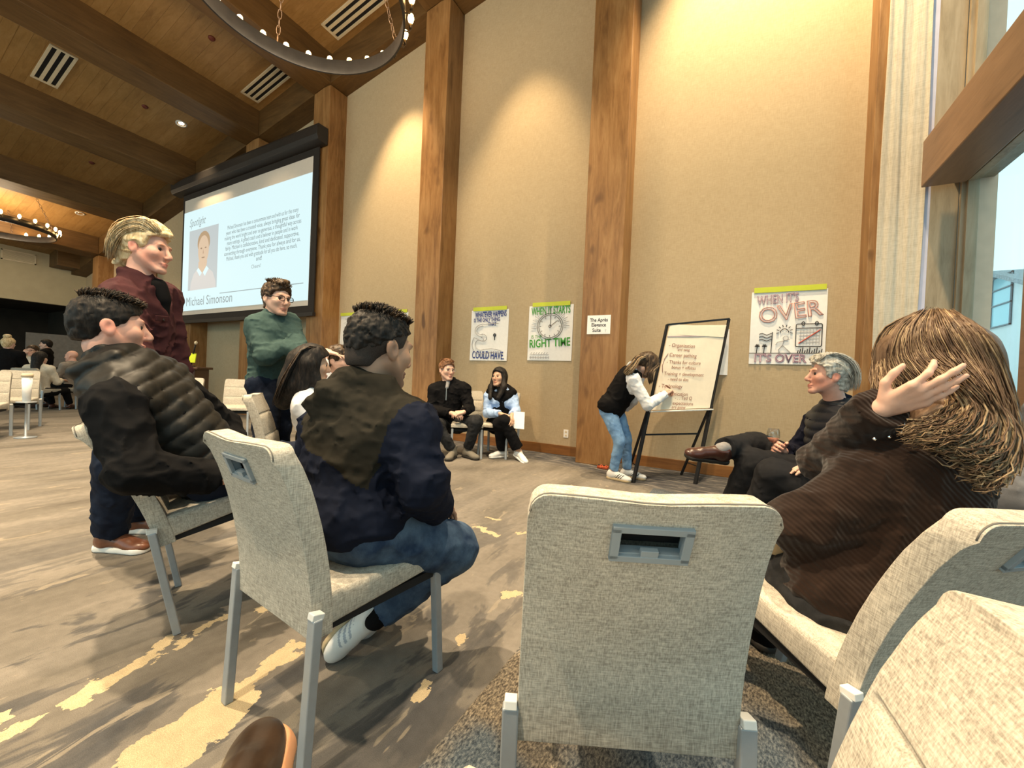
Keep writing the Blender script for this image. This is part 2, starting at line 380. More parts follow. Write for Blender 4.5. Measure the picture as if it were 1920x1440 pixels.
# window wall -------------------------------------------------------------
XW, XO, XG = 1.42, 1.82, 1.68
wr = B()
wr.box((XW, 4.95, 0), (XO, WY+.25, 8.6)).box((XW, -9, 7.2), (XO, 4.95, 8.6)).box((XW, -9, 0), (XO, 4.95, .32)).box((XW, -9, 0), (XO, -5.2, 7.2))
wr = wr.make('wall_right', None, M_PLASTER, kind='structure')
B().box((XW-.016, -9, 0), (XW-.0005, 4.94, .30)).make('wainscot', wr, M_FRAMEY)
B().box((XW-.05, -9, .3205), (XO, 4.949, .36)).make('sill', wr, M_FRAMEY, bevel=.006)
B().box((XW-.10, -9, 2.81), (1.60, 4.78, 3.21)).make('transom', wr, M_FRAMEY, bevel=.008)
B().box((1.56, -9, 2.88), (XO, 4.949, 3.44)).make('transom_outer', wr, M_FRAME)
B().box((XW, 4.90, .36), (1.60, 4.949, 7.2)).make('jamb', wr, M_FRAME, bevel=.004)
B().box((1.72, 4.93, .36), (XO+.02, 4.949, 7.2)).make('jamb_outer', wr, solid('grey_reveal', (.74, .52, .38), .7, var=.06))
M_GLASS = glass('window_glass', (.97, .985, .985))
lefts = [4.90-1.42*k for k in range(8)]
for k in range(7):
    y1 = lefts[k]; y0 = lefts[k+1]
    w = empty('window_%d' % (k+1), (XG, (y0+y1)/2, 0)); w['kind'] = 'structure'; ym = (y0+y1)/2
    for z0, z1 in ((.36, 2.90), (3.44, 7.2)):
        f = B(); a = y0-ym+.045; c = y1-ym-.005
        for wd, x0, x1 in ((.035, -.08, .03), (.062, -.05, .02)):
            f.box((x0, a, z0), (x1, a+wd, z1)).box((x0, c-wd, z0), (x1, c, z1)).box((x0, a, z0), (x1, c, z0+wd)).box((x0, a, z1-wd), (x1, c, z1))
        f.make('sash', w, M_FRAME, bevel=.003)
        B().box((-.006, a+.055, z0+.055), (.006, c-.055, z1-.055)).make('pane', w, M_GLASS)
    B().box((XW-XG+.02, y0-ym-.05, .36), (XO-XG, y0-ym+.05, 7.2)).make('mullion', w, M_FRAMEY, bevel=.004)
# curtain gathered in the corner
def curtain():
    V = []; F = []; N = 60; nz = 26; x0, x1 = 1.085, 1.375
    for s in range(2):
        for j in range(nz):
            z = .02+(7.3-.02)*j/(nz-1)
            for i in range(N):
                t = i/(N-1); x = x0+(x1-x0)*t+.006*math.sin(z*1.7+t*9)
                y = 4.93+.006*math.sin(t*15+.25*math.sin(z*.8))+.002*math.sin(t*41+z*.6)-.05*t**3+(.035 if s else 0)
                V.append((x, y, z))
    n = N*nz
    for j in range(nz-1):
        for i in range(N-1):
            a = j*N+i; F.append((a, a+1, a+N+1, a+N)); F.append((n+a, n+a+N, n+a+N+1, n+a+1))
        for i in (0, N-1):
            a = j*N+i; F.append((a, a+N, n+a+N, n+a) if i == 0 else (a, n+a, n+a+N, a+N))
    for i in range(N-1): F.append((i, n+i, n+i+1, i+1)); a = (nz-1)*N+i; F.append((a, a+1, n+a+1, n+a))
    return mesh('curtain', V, F, True)
M_CURT = weave('curtain_linen', (.42, .37, .29), (.50, .45, .36), (.56, .51, .42), 120, .9, .25)
c = empty('curtain', (1.22, 4.95, 0)); tag(c, 'cream linen curtain gathered in the corner beside the tall window', 'curtain')
d = obj('drape', curtain(), c, M_CURT); d.matrix_parent_inverse = Matrix.Translation((-1.22, -4.95, 0))
B().box((.150, -.05, .02), (.20, .02, 7.3)).make('lining', c, solid('pale_lining', (.52, .50, .60), .9, var=.04))

# outside --------------------------------------------------------------
gr = B().box((1.95, -40, -1.2), (60, 60, -1.0)).make('ground_outside', None, solid('wet_paving', (.30, .34, .38), .8, var=.2, scale=1.5), kind='structure')
M_STUCCO = solid('pale_stucco', (.70, .74, .74), .9, var=.05, scale=2); M_ROOF = solid('grey_shingle', (.30, .33, .35), .9, var=.25, scale=14)
hx = 9.0
def hp(x, y): return at_x(x, y, hx)
p = hp(1877, 507); hb = empty('house', (hx, p[1], -1.0)); tag(hb, 'pale stucco house with grey gable roof seen through the window', 'house')
pk = p; y_l = hp(1800, 560); y_r = hp(1990, 560)
def loc(v): return (v[0]-hx, v[1]-p[1], v[2]+1.0)
zt = pk[2]+1.0; ez = zt-1.0; hw = 2.6
B().add([(0, -hw, 0), (0, hw, 0), (0, hw, ez), (0, 0, zt-.15), (0, -hw, ez), (4, -hw, 0), (4, hw, 0), (4, hw, ez), (4, 0, zt-.15), (4, -hw, ez)],
        [(0,1,2,3,4)[::-1], (5,6,7,8,9), (0,5,6,1), (1,6,7,2), (2,7,8,3), (3,8,9,4), (4,9,5,0)]).make('wall', hb, M_STUCCO)
for q in (-1, 1):
    B().add([(-.4, 0, zt), (4.2, 0, zt), (4.2, q*(hw+.6), ez-.22), (-.4, q*(hw+.6), ez-.22), (-.4, 0, zt-.16), (4.2, 0, zt-.16), (4.2, q*(hw+.6), ez-.38), (-.4, q*(hw+.6), ez-.38)],
            [(0,1,2,3),(7,6,5,4),(0,4,5,1),(1,5,6,2),(2,6,7,3),(3,7,4,0)]).make('roof', hb, M_ROOF)
a = loc(hp(1832, 537)); e = loc(hp(1897, 608)); ya, yb = sorted((a[1], e[1])); za, zb = sorted((a[2], e[2])); yc = (ya+yb)/2
wf = B(); t = .05
for y in (ya, yc-t/2, yb-t): wf.box((-.07, y, za), (-.01, y+t, zb))
for z in (za, za+(zb-za)*.42, za+(zb-za)*.72, zb-t): wf.box((-.07, ya, z), (-.01, yb, z+t))
wf = wf.make('window', hb, solid('slate_frame', (.16, .20, .23), .6))
B().box((-.03, ya, za), (-.002, yb, zb)).make('pane', wf, solid('sky_blue_pane', (.35, .62, .70), .15, var=.02, spec=.6))
B().box((-1.2, -3.4, 0), (-.3, 3.0, 2.05)).make('terrace_wall', hb, solid('grey_stone', (.36, .40, .45), .9, var=.2, scale=6))
rl = B()
for k in range(20): rl.box((-1.2, -3.4+k*.33, 2.05), (-1.16, -3.36+k*.33, 2.5))
rl.box((-1.22, -3.4, 2.5), (-1.14, 3.0, 2.56)); rl.make('railing', hb, solid('grey_rail', (.3, .34, .38), .6))
# ------------------------------------------------------------------ chairs
M_FAB = weave('oatmeal_upholstery', (.262, .238, .198), (.425, .39, .33), (.59, .545, .462), 430, .92, .45)
M_SEAM = solid('grey_piping', (.15, .14, .125), .9)
M_LEG = solid('satin_grey_legs', (.34, .37, .40), .42, metal=.3, var=.05, scale=30)
M_CAP = solid('pale_leg_cap', (.66, .66, .64), .45)
M_HAND = solid('grey_plastic_grip', (.27, .31, .34), .45, var=.04)
M_PAN = solid('black_underside', (.012, .012, .013), .8)
CW, CZ = .200, .822
def back_y(z): t = max(0, (z-.355)/(CZ-.355)); return -.222-.028*t-.095*t*t
def make_chair(rear_grip=True, front_seams=True):
    root = empty('banquet_chair')
    us = [-1, -.985, -.96, -.93, -.89, -.84, -.7, -.5, -.28, -.1, .1, .28, .5, .7, .84, .89, .93, .96, .985, 1]
    zs = [.335, .350, .40, .45, .50, .553, .56, .567, .62, .66, .693, .70, .707, .725, .775, .79, .80, .81, .818, CZ]
    V = []; F = []; nu, nz = len(us), len(zs)
    drop = lambda u, z: .030*(1-math.sqrt(max(0, 1-(max(0, abs(u)-.84)/.16)**2)))*max(0, (z-.74)/(CZ-.74))**1.5
    for s in range(2):
        for z in zs:
            for u in us:
                x = u*CW*(1.0-.02*(z-.355)/.47)
                e = max(0, (z-(CZ-.03))/.03); 
                x *= 1-.012*e*e*abs(u)
                y = back_y(z)+.014*u*u*((z-.355)/.47)
                zz = z+(.006*abs(math.sin(u*2.2))-.004 if z == CZ else 0)
                zz -= drop(u, z)
                if s:
                    th = .055+.012*(1-((z-.5)/.34)**2)*.6*(1-u*u); y += th
                    if front_seams and z in (.56, .70) and abs(u) < .96: y -= .007
                    if z == CZ: zz += .004
                V.append((x, y, zz))
    n = nu*nz
    for j in range(nz-1):
        for i in range(nu-1):
            a = j*nu+i
            hole = rear_grip and .72 < zs[j] < .77 and us[i] >= -.281 and us[i+1] <= .281
            if not hole: F.append((a, a+1, a+nu+1, a+nu))
            F.append((n+a, n+a+nu, n+a+nu+1, n+a+1))
        a = j*nu; F.append((a, a+nu, n+a+nu, n+a)); a = j*nu+nu-1; F.append((a, n+a, n+a+nu, a+nu))
    for i in range(nu-1):
        F.append((i, n+i, n+i+1, i+1)); a = (nz-1)*nu+i; F.append((a, a+1, n+a+1, n+a))
    bk = obj('backrest', mesh('backrest', V, F, True), root, M_FAB)
    md = bk.modifiers.new('edge', 'BEVEL'); md.width = .007; md.segments = 3; md.limit_method = 'ANGLE'; md.angle_limit = math.radians(50)
    pp = [V[(nz-1)*nu+i] for i in range(nu)]; left = [V[j*nu] for j in range(nz)]; right = [V[j*nu+nu-1] for j in range(nz)]
    sm = B().tube([(x*.996, y+.006, z+.0008) for x, y, z in pp], .0020, 5)
    sm.make('piping', bk, M_SEAM, True)
    if rear_grip:
        hx = .28*CW*.98; y0 = back_y(.75)
        g = B()
        sl = (back_y(.775)-back_y(.725))/.05; nv = nrm((0, 1, -sl)); up = nrm((0, sl, 1))
        cpt = np.array((0, y0+.002, .75)); ax = ((1, 0, 0), nv, up)
        for dx, dz, wx, wz in ((0, .029, hx+.008, .006), (0, -.029, hx+.008, .006), (-hx-.001, 0, .007, .031), (hx+.001, 0, .007, .031)):
            g.obox(cpt+np.array((dx, 0, 0))+up*dz-nv*.004, ax, (wx, .005, wz))
        g.obox(cpt-up*.021-nv*.003, ax, (.014, .005, .010))
        for dx, dz, wx, wz in ((0, .0225, hx, .001), (-hx+.001, 0, .001, .023), (hx-.001, 0, .001, .023)): g.obox(cpt+np.array((dx, 0, 0))+up*dz+nv*.008, ax, (wx, .010, wz))
        g.obox(cpt-up*.0225+nv*.006, ax, (hx, .009, .002))
        gp = g.make('grip_frame', bk, M_HAND, bevel=.0025)
        B().obox(cpt+nv*.034, ax, (hx+.004, .002, .027)).make('grip_recess', gp, M_PAN)
    # seat: wedge cushion
    V = []; F = []; xs = [-1, -.96, -.6, 0, .6, .96, 1]; ys = [-.21, -.16, 0, .14, .2, .225, .238]
    for s in range(2):
        for y in ys:
            for u in xs:
                t = (y+.21)/.448; z = (.352+.028*t) if s == 0 else (.437-.010*t+.012*(1-u*u)*(1-(2*t-1)**2)-(.010 if y > .23 else 0)-(.006 if abs(u) == 1 else 0))
                V.append((u*.198, y, z))
    nx, ny = len(xs), len(ys); n = nx*ny
    for j in range(ny-1):
        for i in range(nx-1):
            a = j*nx+i; F += [(a, a+nx, a+nx+1, a+1), (n+a, n+a+1, n+a+nx+1, n+a+nx)]
        a = j*nx; F.append((a, n+a, n+a+nx, a+nx)); a += nx-1; F.append((a, a+nx, n+a+nx, n+a))
    for i in range(nx-1): F.append((i, i+1, n+i+1, n+i)); a = (ny-1)*nx+i; F.append((a, n+a, n+a+1, a+1))
    st = obj('seat', mesh('seat', V, F, True), root, M_FAB)
    md = st.modifiers.new('edge', 'BEVEL'); md.width = .010; md.segments = 3; md.limit_method = 'ANGLE'; md.angle_limit = math.radians(45)
    B().box((-.185, -.20, .335), (.185, .20, .360)).make('seat_pan', root, M_PAN)
    for q in (-1, 1):
        l = B().bar((q*.212, -.240, 0), (q*.212, -.222, .400), .024, .030, up=(1, 0, 0)).make('leg', root, M_LEG, bevel=.003)
        B().obox((q*.212, -.2205, .405), ((1, 0, 0), (0, 1, -.25), (0, .25, 1)), (.0118, .0155, .008)).make('leg_cap', l, M_CAP, bevel=.002)
        B().bar((q*.186, .240, 0), (q*.180, .215, .365), .026, .026, up=(1, 0, 0)).make('leg', root, M_LEG, bevel=.003)
    return root
chair_a = make_chair(True, True)
def place_chair(x, y, yaw, label, group=None, first=[True], tilt=0.0):
    c = chair_a if first[0] else copy_tree(chair_a); first[0] = False
    c.location = (x, y, 0); c.rotation_euler = (0, 0, yaw)
    if tilt:
        Rz = Matrix.Rotation(yaw, 4, 'Z'); P = Matrix.Translation((0, -.24, 0))
        c.matrix_world = Matrix.Translation((x, y, 0)) @ Rz @ P @ Matrix.Rotation(tilt, 4, 'X') @ P.inverted()
    for k in ('group',):
        if k in c: del c[k]
    tag(c, label, 'chair', group); return c
place_chair(-.247, .957, .455, 'empty oatmeal banquet chair seen squarely from behind, nearest the camera')
place_chair(-1.060, .885, -.10, 'oatmeal banquet chair under the man in the navy and black hoodie')
place_chair(.194, 1.40, .74, 'oatmeal banquet chair under the woman in the brown ribbed sweater', tilt=.15)
place_chair(-1.895, 1.043, -.39, 'oatmeal banquet chair tipped back under the man in the quilted vest', tilt=.25)
place_chair(-.085, .33, 1.64, 'empty warm-lit chair cut off by the lower right corner of the photo')
place_chair(-2.72, 1.84, -.74, 'oatmeal banquet chair under the woman with long dark hair')
CH_A = (-3.02, 4.33, math.radians(215)); CH_B = (-2.72, 4.62, math.radians(193))
place_chair(*CH_A, 'banquet chair against the back wall under the man with clasped hands')
place_chair(*CH_B, 'banquet chair against the back wall under the woman in pale blue sleeves')
place_chair(.58, 3.29, 1.76, 'banquet chair under the grey-haired man with the wine glass')
place_chair(.54, 2.40, 1.40, 'banquet chair under the woman in charcoal trousers')
place_chair(-2.93, 2.33, -.75, 'banquet chair under the man with a hand on his head')
place_chair(1.09, 2.18, .93, 'banquet chair by the window under the person in grey')
# rows of set-out chairs, left
G = 'empty chairs set out in rows on the left'
for x, y, yaw, lb in ((-8.05, .68, -1.90, 'empty row chair cut by the left edge of the photo, beside the white cup'),
                      (-8.0, 1.20, -1.95, 'empty row chair between the white cup and the man in the quilted vest'),
                      (-8.95, .80, -1.9, 'empty chair of the second row behind the white cup'),
                      (-8.95, 1.65, -1.95, 'empty chair of the second row behind the quilted vest'),
                      (-6.78, 2.74, -2.25, 'empty row chair between the standing blond man and the lectern front'),
                      (-6.52, 3.34, -2.2, 'empty row chair just left of the man in the green sweater')):
    place_chair(x, y, yaw, lb, G)
cpx = at(50, 745, 5.15)
cup = empty('drinks_tumbler', (cpx[0], cpx[1], .45)); tag(cup, 'tall white tumbler standing between two empty row chairs', 'cup')
B().lathe((0, 0, 0), [(.0, 0), (.036, 0), (.048, .31), (.0, .31)], 20).make('cup_body', cup, M_WHITE, True)
B().lathe((0, 0, .311), [(.0, 0), (.054, 0), (.054, .03), (.044, .045), (.0, .045)], 20).make('lid', cup, M_VENT, True)
cup.location.z = .0; 
sm = empty('side_stand', (cpx[0], cpx[1], 0)); tag(sm, 'small round stand under the white tumbler', 'stand')
B().lathe((0, 0, 0), [(.0, 0), (.10, 0), (.10, .012), (.012, .02), (.012, .44), (.09, .445), (.09, .46), (.0, .46)], 20).make('stand_body', sm, M_LEG, True)
cup.location.z = .4605

# ------------------------------------------------------------------ projector screen on the back wall
sc_y = 4.80
def on_screen(x, y, d=0): p = at_y(x, y, sc_y); p[1] -= d; return p
TL, TR, BL, BR = (on_screen(*q) for q in ((347.7, 379), (588, 291.5), (341, 589.5), (577.5, 575.5)))
x0 = (TL[0]+BL[0])/2; x1 = (TR[0]+BR[0])/2; z0 = (BL[2]+BR[2])/2; z1 = (TL[2]+TR[2])/2
scr = empty('projection_screen', (x0, sc_y, z0)); tag(scr, 'large pull-down projection screen showing a slide, hung on the back wall', 'screen')
Wd, Hd = x1-x0, z1-z0
S2 = lambda o: o
B().box((-.10, .0, -.16), (Wd+.16, .02, Hd+.22)).make('black_border', scr, solid('screen_black', (.02, .016, .014), .8))
B().box((0, -.006, 0), (Wd, -.0005, Hd)).make('matte_surface', scr, solid('matte_screen', (.62, .56, .50), .9, var=.02))
cs = B()
prof = [(-.02, 0), (-.16, .02), (-.19, .10), (-.19, .24), (-.16, .30), (.04, .30), (.04, 0)]
nn = len(prof); vs = [(x, y, Hd+.14+z) for x in (-.32, Wd+.34) for y, z in prof]
cs.add(vs, [tuple(range(nn)), tuple(range(2*nn-1, nn-1, -1))]+[(i, nn+i, nn+(i+1) % nn, (i+1) % nn) for i in range(nn)]).make('case', scr, solid('black_case', (.022, .018, .016), .5), bevel=.01)
B().box((-.12, -.03, -.20), (Wd+.18, .03, -.13)).make('bottom_bar', scr, solid('black_bar', (.02, .016, .014), .5))
M_SLIDE = emit('lit_slide', (.68, .88, .90), .74)
sl0, sl1 = .10, Hd-.30
slide = B().box((.0, -.012, sl0), (Wd, -.0065, sl1)).make('slide', scr, M_SLIDE)
M_INK = emit('slide_ink', (.32, .38, .38), .42); M_INK2 = emit('slide_ink_pale', (.42, .50, .50), .5)
def sx(t): return t*Wd
def stext(body, u, v, size, mat=M_INK, al='CENTER', xs=1.0, sh=0.0, fit=None):
    o = label_text('slide_lettering', body, (x0+sx(u), sc_y-.0135, z0+sl0+(sl1-sl0)*v), (1, 0, 0), (0, 0, 1), size, mat, None, al, xs=xs, shear=sh, fit=fit)
    o.parent = slide; o.matrix_parent_inverse = Matrix.Translation((-x0, -sc_y, -z0)); return o
stext('Spotlight', .055, .875, .26, M_INK2, 'LEFT', .8, .35)
for i, t in enumerate(['Michael Simonson has been a consummate team and with us for the many', 'years who has been a trusted voice, always bringing great ideas for', 'making the work bright and ever so generous, a thoughtful way across',
                       'many settings. A gifted coach and a believer in people and in work', 'fairly. Michael is collaborative, kind and dedicated, supportive,', 'connecting through everyone. Thank you for always and for us,', 'Michael, thank you and with gratitude for all you do here, so much,', 'and!']):
    stext(t, .665, .735-.048*i, .125, M_INK, fit=None if len(t) < 9 else Wd*(.515+.02*(i % 3)))
stext('Cheers!', .645, .335, .11, M_INK2)
stext('Michael Simonson', .045, .085, .30, M_INK2, 'LEFT', .95)
B().box((sx(.36), -.0145, sl0+.32), (sx(.97), -.0125, sl0+.335)).make('rule_line', slide, M_INK2)
ph = empty('portrait', (0, 0, 0)); ph.parent = slide
pu0, pu1, pv0, pv1 = .06, .33, .20, .80
PX = lambda u, v: (sx(pu0+(pu1-pu0)*u), sl0+(sl1-sl0)*(pv0+(pv1-pv0)*v))
def flat(name, pts, mat, d, par):
    V = [(x, -d, z) for x, z in pts]+[(x, -d+.0006, z) for x, z in pts]; n = len(pts)
    return obj(name, mesh(name, V, [tuple(range(n))[::-1], tuple(range(n, 2*n))]+[(i, (i+1) % n, n+(i+1) % n, n+i) for i in range(n)]), par, mat)
bgp = flat('portrait_background', [PX(0, 0), PX(1, 0), PX(1, 1), PX(0, 1)], emit('portrait_grey', (.60, .66, .66), .62), .0130, slide)
el = lambda cx, cy, rx, ry, n=28: [PX(cx+rx*math.cos(a), cy+ry*math.sin(a)) for a in np.linspace(0, 2*math.pi, n+1)[:-1]]
bpy.data.objects.remove(ph)
skinp = emit('portrait_skin', (.80, .60, .42), .62); hairp = emit('portrait_hair', (.60, .42, .25), .55); shirtp = emit('portrait_shirt', (.74, .72, .68), .64); shade = emit('portrait_feature', (.50, .34, .22), .45)
flat('portrait_shirt', [PX(.08, 0), PX(.10, .12), PX(.20, .27), PX(.36, .35), PX(.50, .30), PX(.66, .35), PX(.86, .25), PX(.96, .10), PX(.97, 0)], shirtp, .0138, bgp)
flat('portrait_neck', [PX(.36, .36), PX(.46, .27), PX(.52, .26), PX(.64, .36), PX(.66, .46), PX(.36, .46)], skinp, .0145, bgp)
flat('portrait_hair', el(.52, .76, .215, .185), hairp, .0150, bgp)
flat('portrait_face', el(.52, .64, .185, .235), skinp, .0156, bgp)
for q in (-1, 1):
    flat('portrait_eye', el(.52+q*.075, .67, .030, .012, 12), shade, .0163, bgp)
flat('portrait_nose', [PX(.51, .66), PX(.54, .58), PX(.50, .575)], emit('portrait_nose_tone', (.66, .46, .31), .55), .0163, bgp)
flat('portrait_mouth', el(.52, .515, .06, .010, 12), shade, .0163, bgp)
flat('portrait_collar', [PX(.36, .36), PX(.30, .32), PX(.42, .22), PX(.49, .27)], M_SLIDE, .0152, bgp); flat('portrait_collar', [PX(.64, .37), PX(.72, .32), PX(.60, .21), PX(.52, .27)], M_SLIDE, .0152, bgp)

# ------------------------------------------------------------------ posters on the wall
M_TAPE = solid('lime_tape', (.52, .58, .05), .6, var=.05); M_INKBLUE = solid('blue_marker', (.03, .055, .23), .7); M_INKBLK = solid('black_marker', (.02, .022, .03), .7)
M_INKGRN = solid('green_marker', (.055, .30, .045), .7); M_INKGRY = solid('grey_marker', (.40, .40, .42), .8); M_INKPNK = solid('pink_marker', (.55, .30, .27), .8)
M_INKMAU = solid('mauve_marker', (.40, .26, .34), .8); M_INKRED = solid('red_marker', (.42, .08, .06), .7)
class Poster:
    def __init__(s, x0, x1, z0, z1, label, tape=(0, 1), mat=M_WHITE, seed=1, y=None):
        s.y = WY-.0128 if y is None else y; s.x0, s.z0, s.w, s.h = x0, z0, x1-x0, z1-z0
        s.root = empty('poster', (x0, s.y, z0)); tag(s.root, label, 'poster', 'hand-lettered posters taped to the back wall')
        V = []; F = []; n, mz = 13, 15
        for d in (0, 1):
            for j in range(mz):
                for i in range(n):
                    u, v = i/(n-1), j/(mz-1); bulge = .004*math.sin(u*7+seed)*math.sin(v*5+seed*2)+.008*(1-v)*(u-.5)**2*2+.007*(1-v)*.5
                    V.append((u*s.w, -.0018-max(0, bulge)-.001*d, v*s.h))
        for d in (0, 1):
            for j in range(mz-1):
                for i in range(n-1):
                    a = d*n*mz+j*n+i; f = (a, a+1, a+n+1, a+n); F.append(f if d else f[::-1])
        me = mesh('paper', V, F, True); s.paper = obj('paper', me, s.root, mat)
        if tape: B().box((s.w*tape[0], -.016, s.h-.012), (s.w*tape[1], -.013, s.h+.045)).make('tape', s.root, M_TAPE)
    def p(s, u, v, d=0): return (u*s.w, -.0145-d, v*s.h)
    def text(s, body, u, v, size, mat, xs=1.0, rot=0.0, outline=0.0, sp=1.0, al='CENTER', bold=0.0, fit=None):
        loc = np.array((s.x0, s.y, s.z0))+np.array(s.p(u, v)); a = math.radians(rot)
        o = label_text('lettering', body, loc, (math.cos(a), 0, math.sin(a)), (-math.sin(a), 0, math.cos(a)), size*s.h, mat, None, al, outline, sp, xs, bold=bold*.65, fit=fit*s.w if fit else None)
        o.parent = s.root; o.matrix_parent_inverse = Matrix.Translation((-s.x0, -s.y, -s.z0)); return o
    def draw(s, name, lines, mat, r=.0035):
        b = B()
        for L in lines: b.tube([s.p(u, v) for u, v in L], r, 4)
        return b.make(name, s.root, mat)
arc = lambda cx, cy, rx, ry, a0, a1, n=16: [(cx+rx*math.cos(a), cy+ry*math.sin(a)) for a in np.linspace(math.radians(a0), math.radians(a1), n)]
def quad_at(tl, br, y=WY): a = at_y(*tl, y); b = at_y(*br, y); return a[0], b[0], b[2], a[2]
q = quad_at((886, 583), (951.5, 677)); p1 = Poster(*q, 'poster with a winding grey road reading WHATEVER HAPPENS IS THE ONLY THING THAT COULD HAVE', (.05, .95), seed=1)
p1.text('WHATEVER HAPPENS', .53, .905, .155, M_INKBLUE, xs=.52, rot=1, bold=.004, fit=0.84); p1.text('IS THE ONLY THING', .43, .80, .105, M_INKBLUE, xs=.66, rot=1, bold=.003, fit=0.70); p1.text('THAT', .58, .715, .10, M_INKBLUE, xs=.72, bold=.003)
p1.text('COULD HAVE.', .5, .10, .21, M_INKBLUE, xs=.55, rot=-1, bold=.004, fit=0.86)
road = arc(.34, .60, .17, .09, 90, 270, 12)+arc(.30, .45, .15, .08, 90, -60, 12)+arc(.30, .32, .16, .11, 130, 300, 12)+[(.6, .24), (.85, .20)]
road2 = [(.75, .73), (.40, .72)]+arc(.36, .60, .24, .13, 100, 262, 12)+arc(.30, .42, .07, .04, 90, -60, 8)+arc(.30, .33, .25, .20, 140, 275, 12)+[(.6, .17), (.9, .14)]
p1.draw('road_drawing', [road, road2], M_INKGRY, .004); p1.draw('signpost_drawing', [arc(.66, .50, .032, .03, 0, 360, 10), [(.66, .47), (.66, .40)], [(.64, .5), (.68, .5)]], M_INKBLK, .006)
q = quad_at((994, 575), (1072, 677)); p2 = Poster(*q, 'poster with a clock face and green lettering reading WHEN IT STARTS IS THE RIGHT TIME', (.08, .93), seed=2)
p2.text('WHEN IT STARTS', .5, .90, .19, M_INKGRN, xs=.60, rot=1.5, bold=.004, fit=0.88); p2.text('IS THE', .20, .43, .085, M_INKGRN, xs=.9); p2.text('RIGHT TIME', .5, .315, .21, M_INKGRN, xs=.78, rot=3, bold=.004, fit=0.92)
ck = [arc(.5, .62, .29, .235, 0, 360, 28), arc(.5, .62, .255, .205, 0, 360, 28), arc(.5, .62, .03, .025, 0, 360, 8), [(.5, .62), (.51, .78)], [(.5, .62), (.67, .72)]]
ck += [[(.5+.20*math.cos(a), .62+.16*math.sin(a)), (.5+.235*math.cos(a), .62+.19*math.sin(a))] for a in np.arange(12)*math.pi/6]
p2.draw('clock_drawing', ck, M_INKBLK, .0035)
p2.draw('ray_drawing', [[(.5+.31*math.cos(a), .62+.25*math.sin(a)), (.5+(.37+.06*(k % 2))*math.cos(a), .62+(.30+.05*(k % 2))*math.sin(a))] for k, a in enumerate(np.linspace(-.1, math.pi+.1, 30))], M_INKGRY, .003)
p2.draw('small_figures_drawing', [[(.08+.06*k, .12), (.11+.06*k, .15)] for k in range(7)]+[[(.06, .11), (.5, .11)]]+[[(.08+.06*k, .03), (.08+.06*k, .08)] for k in range(8)]+[[(.06, .055), (.5, .055)]], M_INKGRY, .003)
q = quad_at((1410, 549), (1545, 684.5)); p4 = Poster(*q, "poster with a crossed-out calendar reading WHEN IT'S OVER IT'S OVER", (.03, .98), seed=4)
p4.text("WHEN IT'S", .36, .885, .17, M_INKMAU, xs=.72, rot=3, outline=.0035, fit=0.56); p4.text('OVER', .52, .70, .30, M_INKPNK, xs=.95, rot=8, outline=.005, fit=0.84); p4.text("IT'S OVER", .42, .075, .155, M_INKMAU, xs=.85, outline=.004, fit=0.70)
cal = [arc(.64, .26, .02, .02, 180, 270, 5)+arc(.93, .26, .02, .02, 270, 360, 5)+arc(.93, .52, .02, .02, 0, 90, 5)+arc(.64, .52, .02, .02, 90, 180, 5)+[(.62, .26)], [(.62, .485), (.95, .485)], arc(.71, .545, .02, .025, 0, 360, 9), arc(.88, .545, .02, .025, 0, 360, 9)]
p4.draw('calendar_drawing', cal, M_INKBLK, .004)
p4.draw('calendar_grid_drawing', [[(.66, .30+.045*k), (.92, .30+.045*k)] for k in range(4)]+[[(.68+.04*k, .27), (.68+.04*k, .47)] for k in range(7)], M_INKGRY, .0025)
p4.draw('red_slash_drawing', [[(.66, .28), (.93, .46)]], M_INKRED, .006)
sun = [arc(.47, .43, .055, .05, 0, 180, 10)+[(.415, .43)]]+[[(.47+.075*math.cos(a), .44+.065*math.sin(a)), (.47+.11*math.cos(a), .44+.095*math.sin(a))] for a in np.linspace(-.2, math.pi+.2, 8)]
flag = [[(.30, .15), (.31, .44)]]+[[(.13+.02*t, .41-.04*k+.012*math.sin(t*.9)) for t in range(10)] for k in range(3)]
palms = [[(x, .15), (x+.01, .24)] for x in (.10, .20)]+[[(x+.01, .24), (x+.01+.035*math.cos(a), .245+.03*math.sin(a))] for x in (.10, .20) for a in np.linspace(0, math.pi, 6)]
ground = [[(.0, .148), (1, .152)]]+[[(.65+.03*k, .15), (.66+.03*k, .19+.02*(k % 3))] for k in range(11)]
p4.draw('beach_drawing', sun+flag+palms+ground, M_INKBLK, .0038)
p4.draw('runner_drawing', [arc(.49, .355, .035, .03, 0, 360, 10), [(.47, .33), (.45, .26), (.56, .16)], [(.45, .26), (.40, .20), (.42, .15)], [(.46, .32), (.38, .30), (.36, .26)], [(.46, .32), (.54, .34)]], M_INKGRY, .004)
q = quad_at((641, 592), (763.5, 669)); p0 = Poster(*q, 'flip-chart sheet with lists taped up behind the man in the navy hoodie', (.0, .99), seed=5)
for i, t in enumerate(['- Notes', '- Career paths', '- Teams', '- Feedback', '- Training, to dos', '- Travel', '- Events', '- Summary', '- Next steps']): p0.text(t, .05, .90-.10*i, .07, M_INKGRY, al='LEFT', xs=1.1)
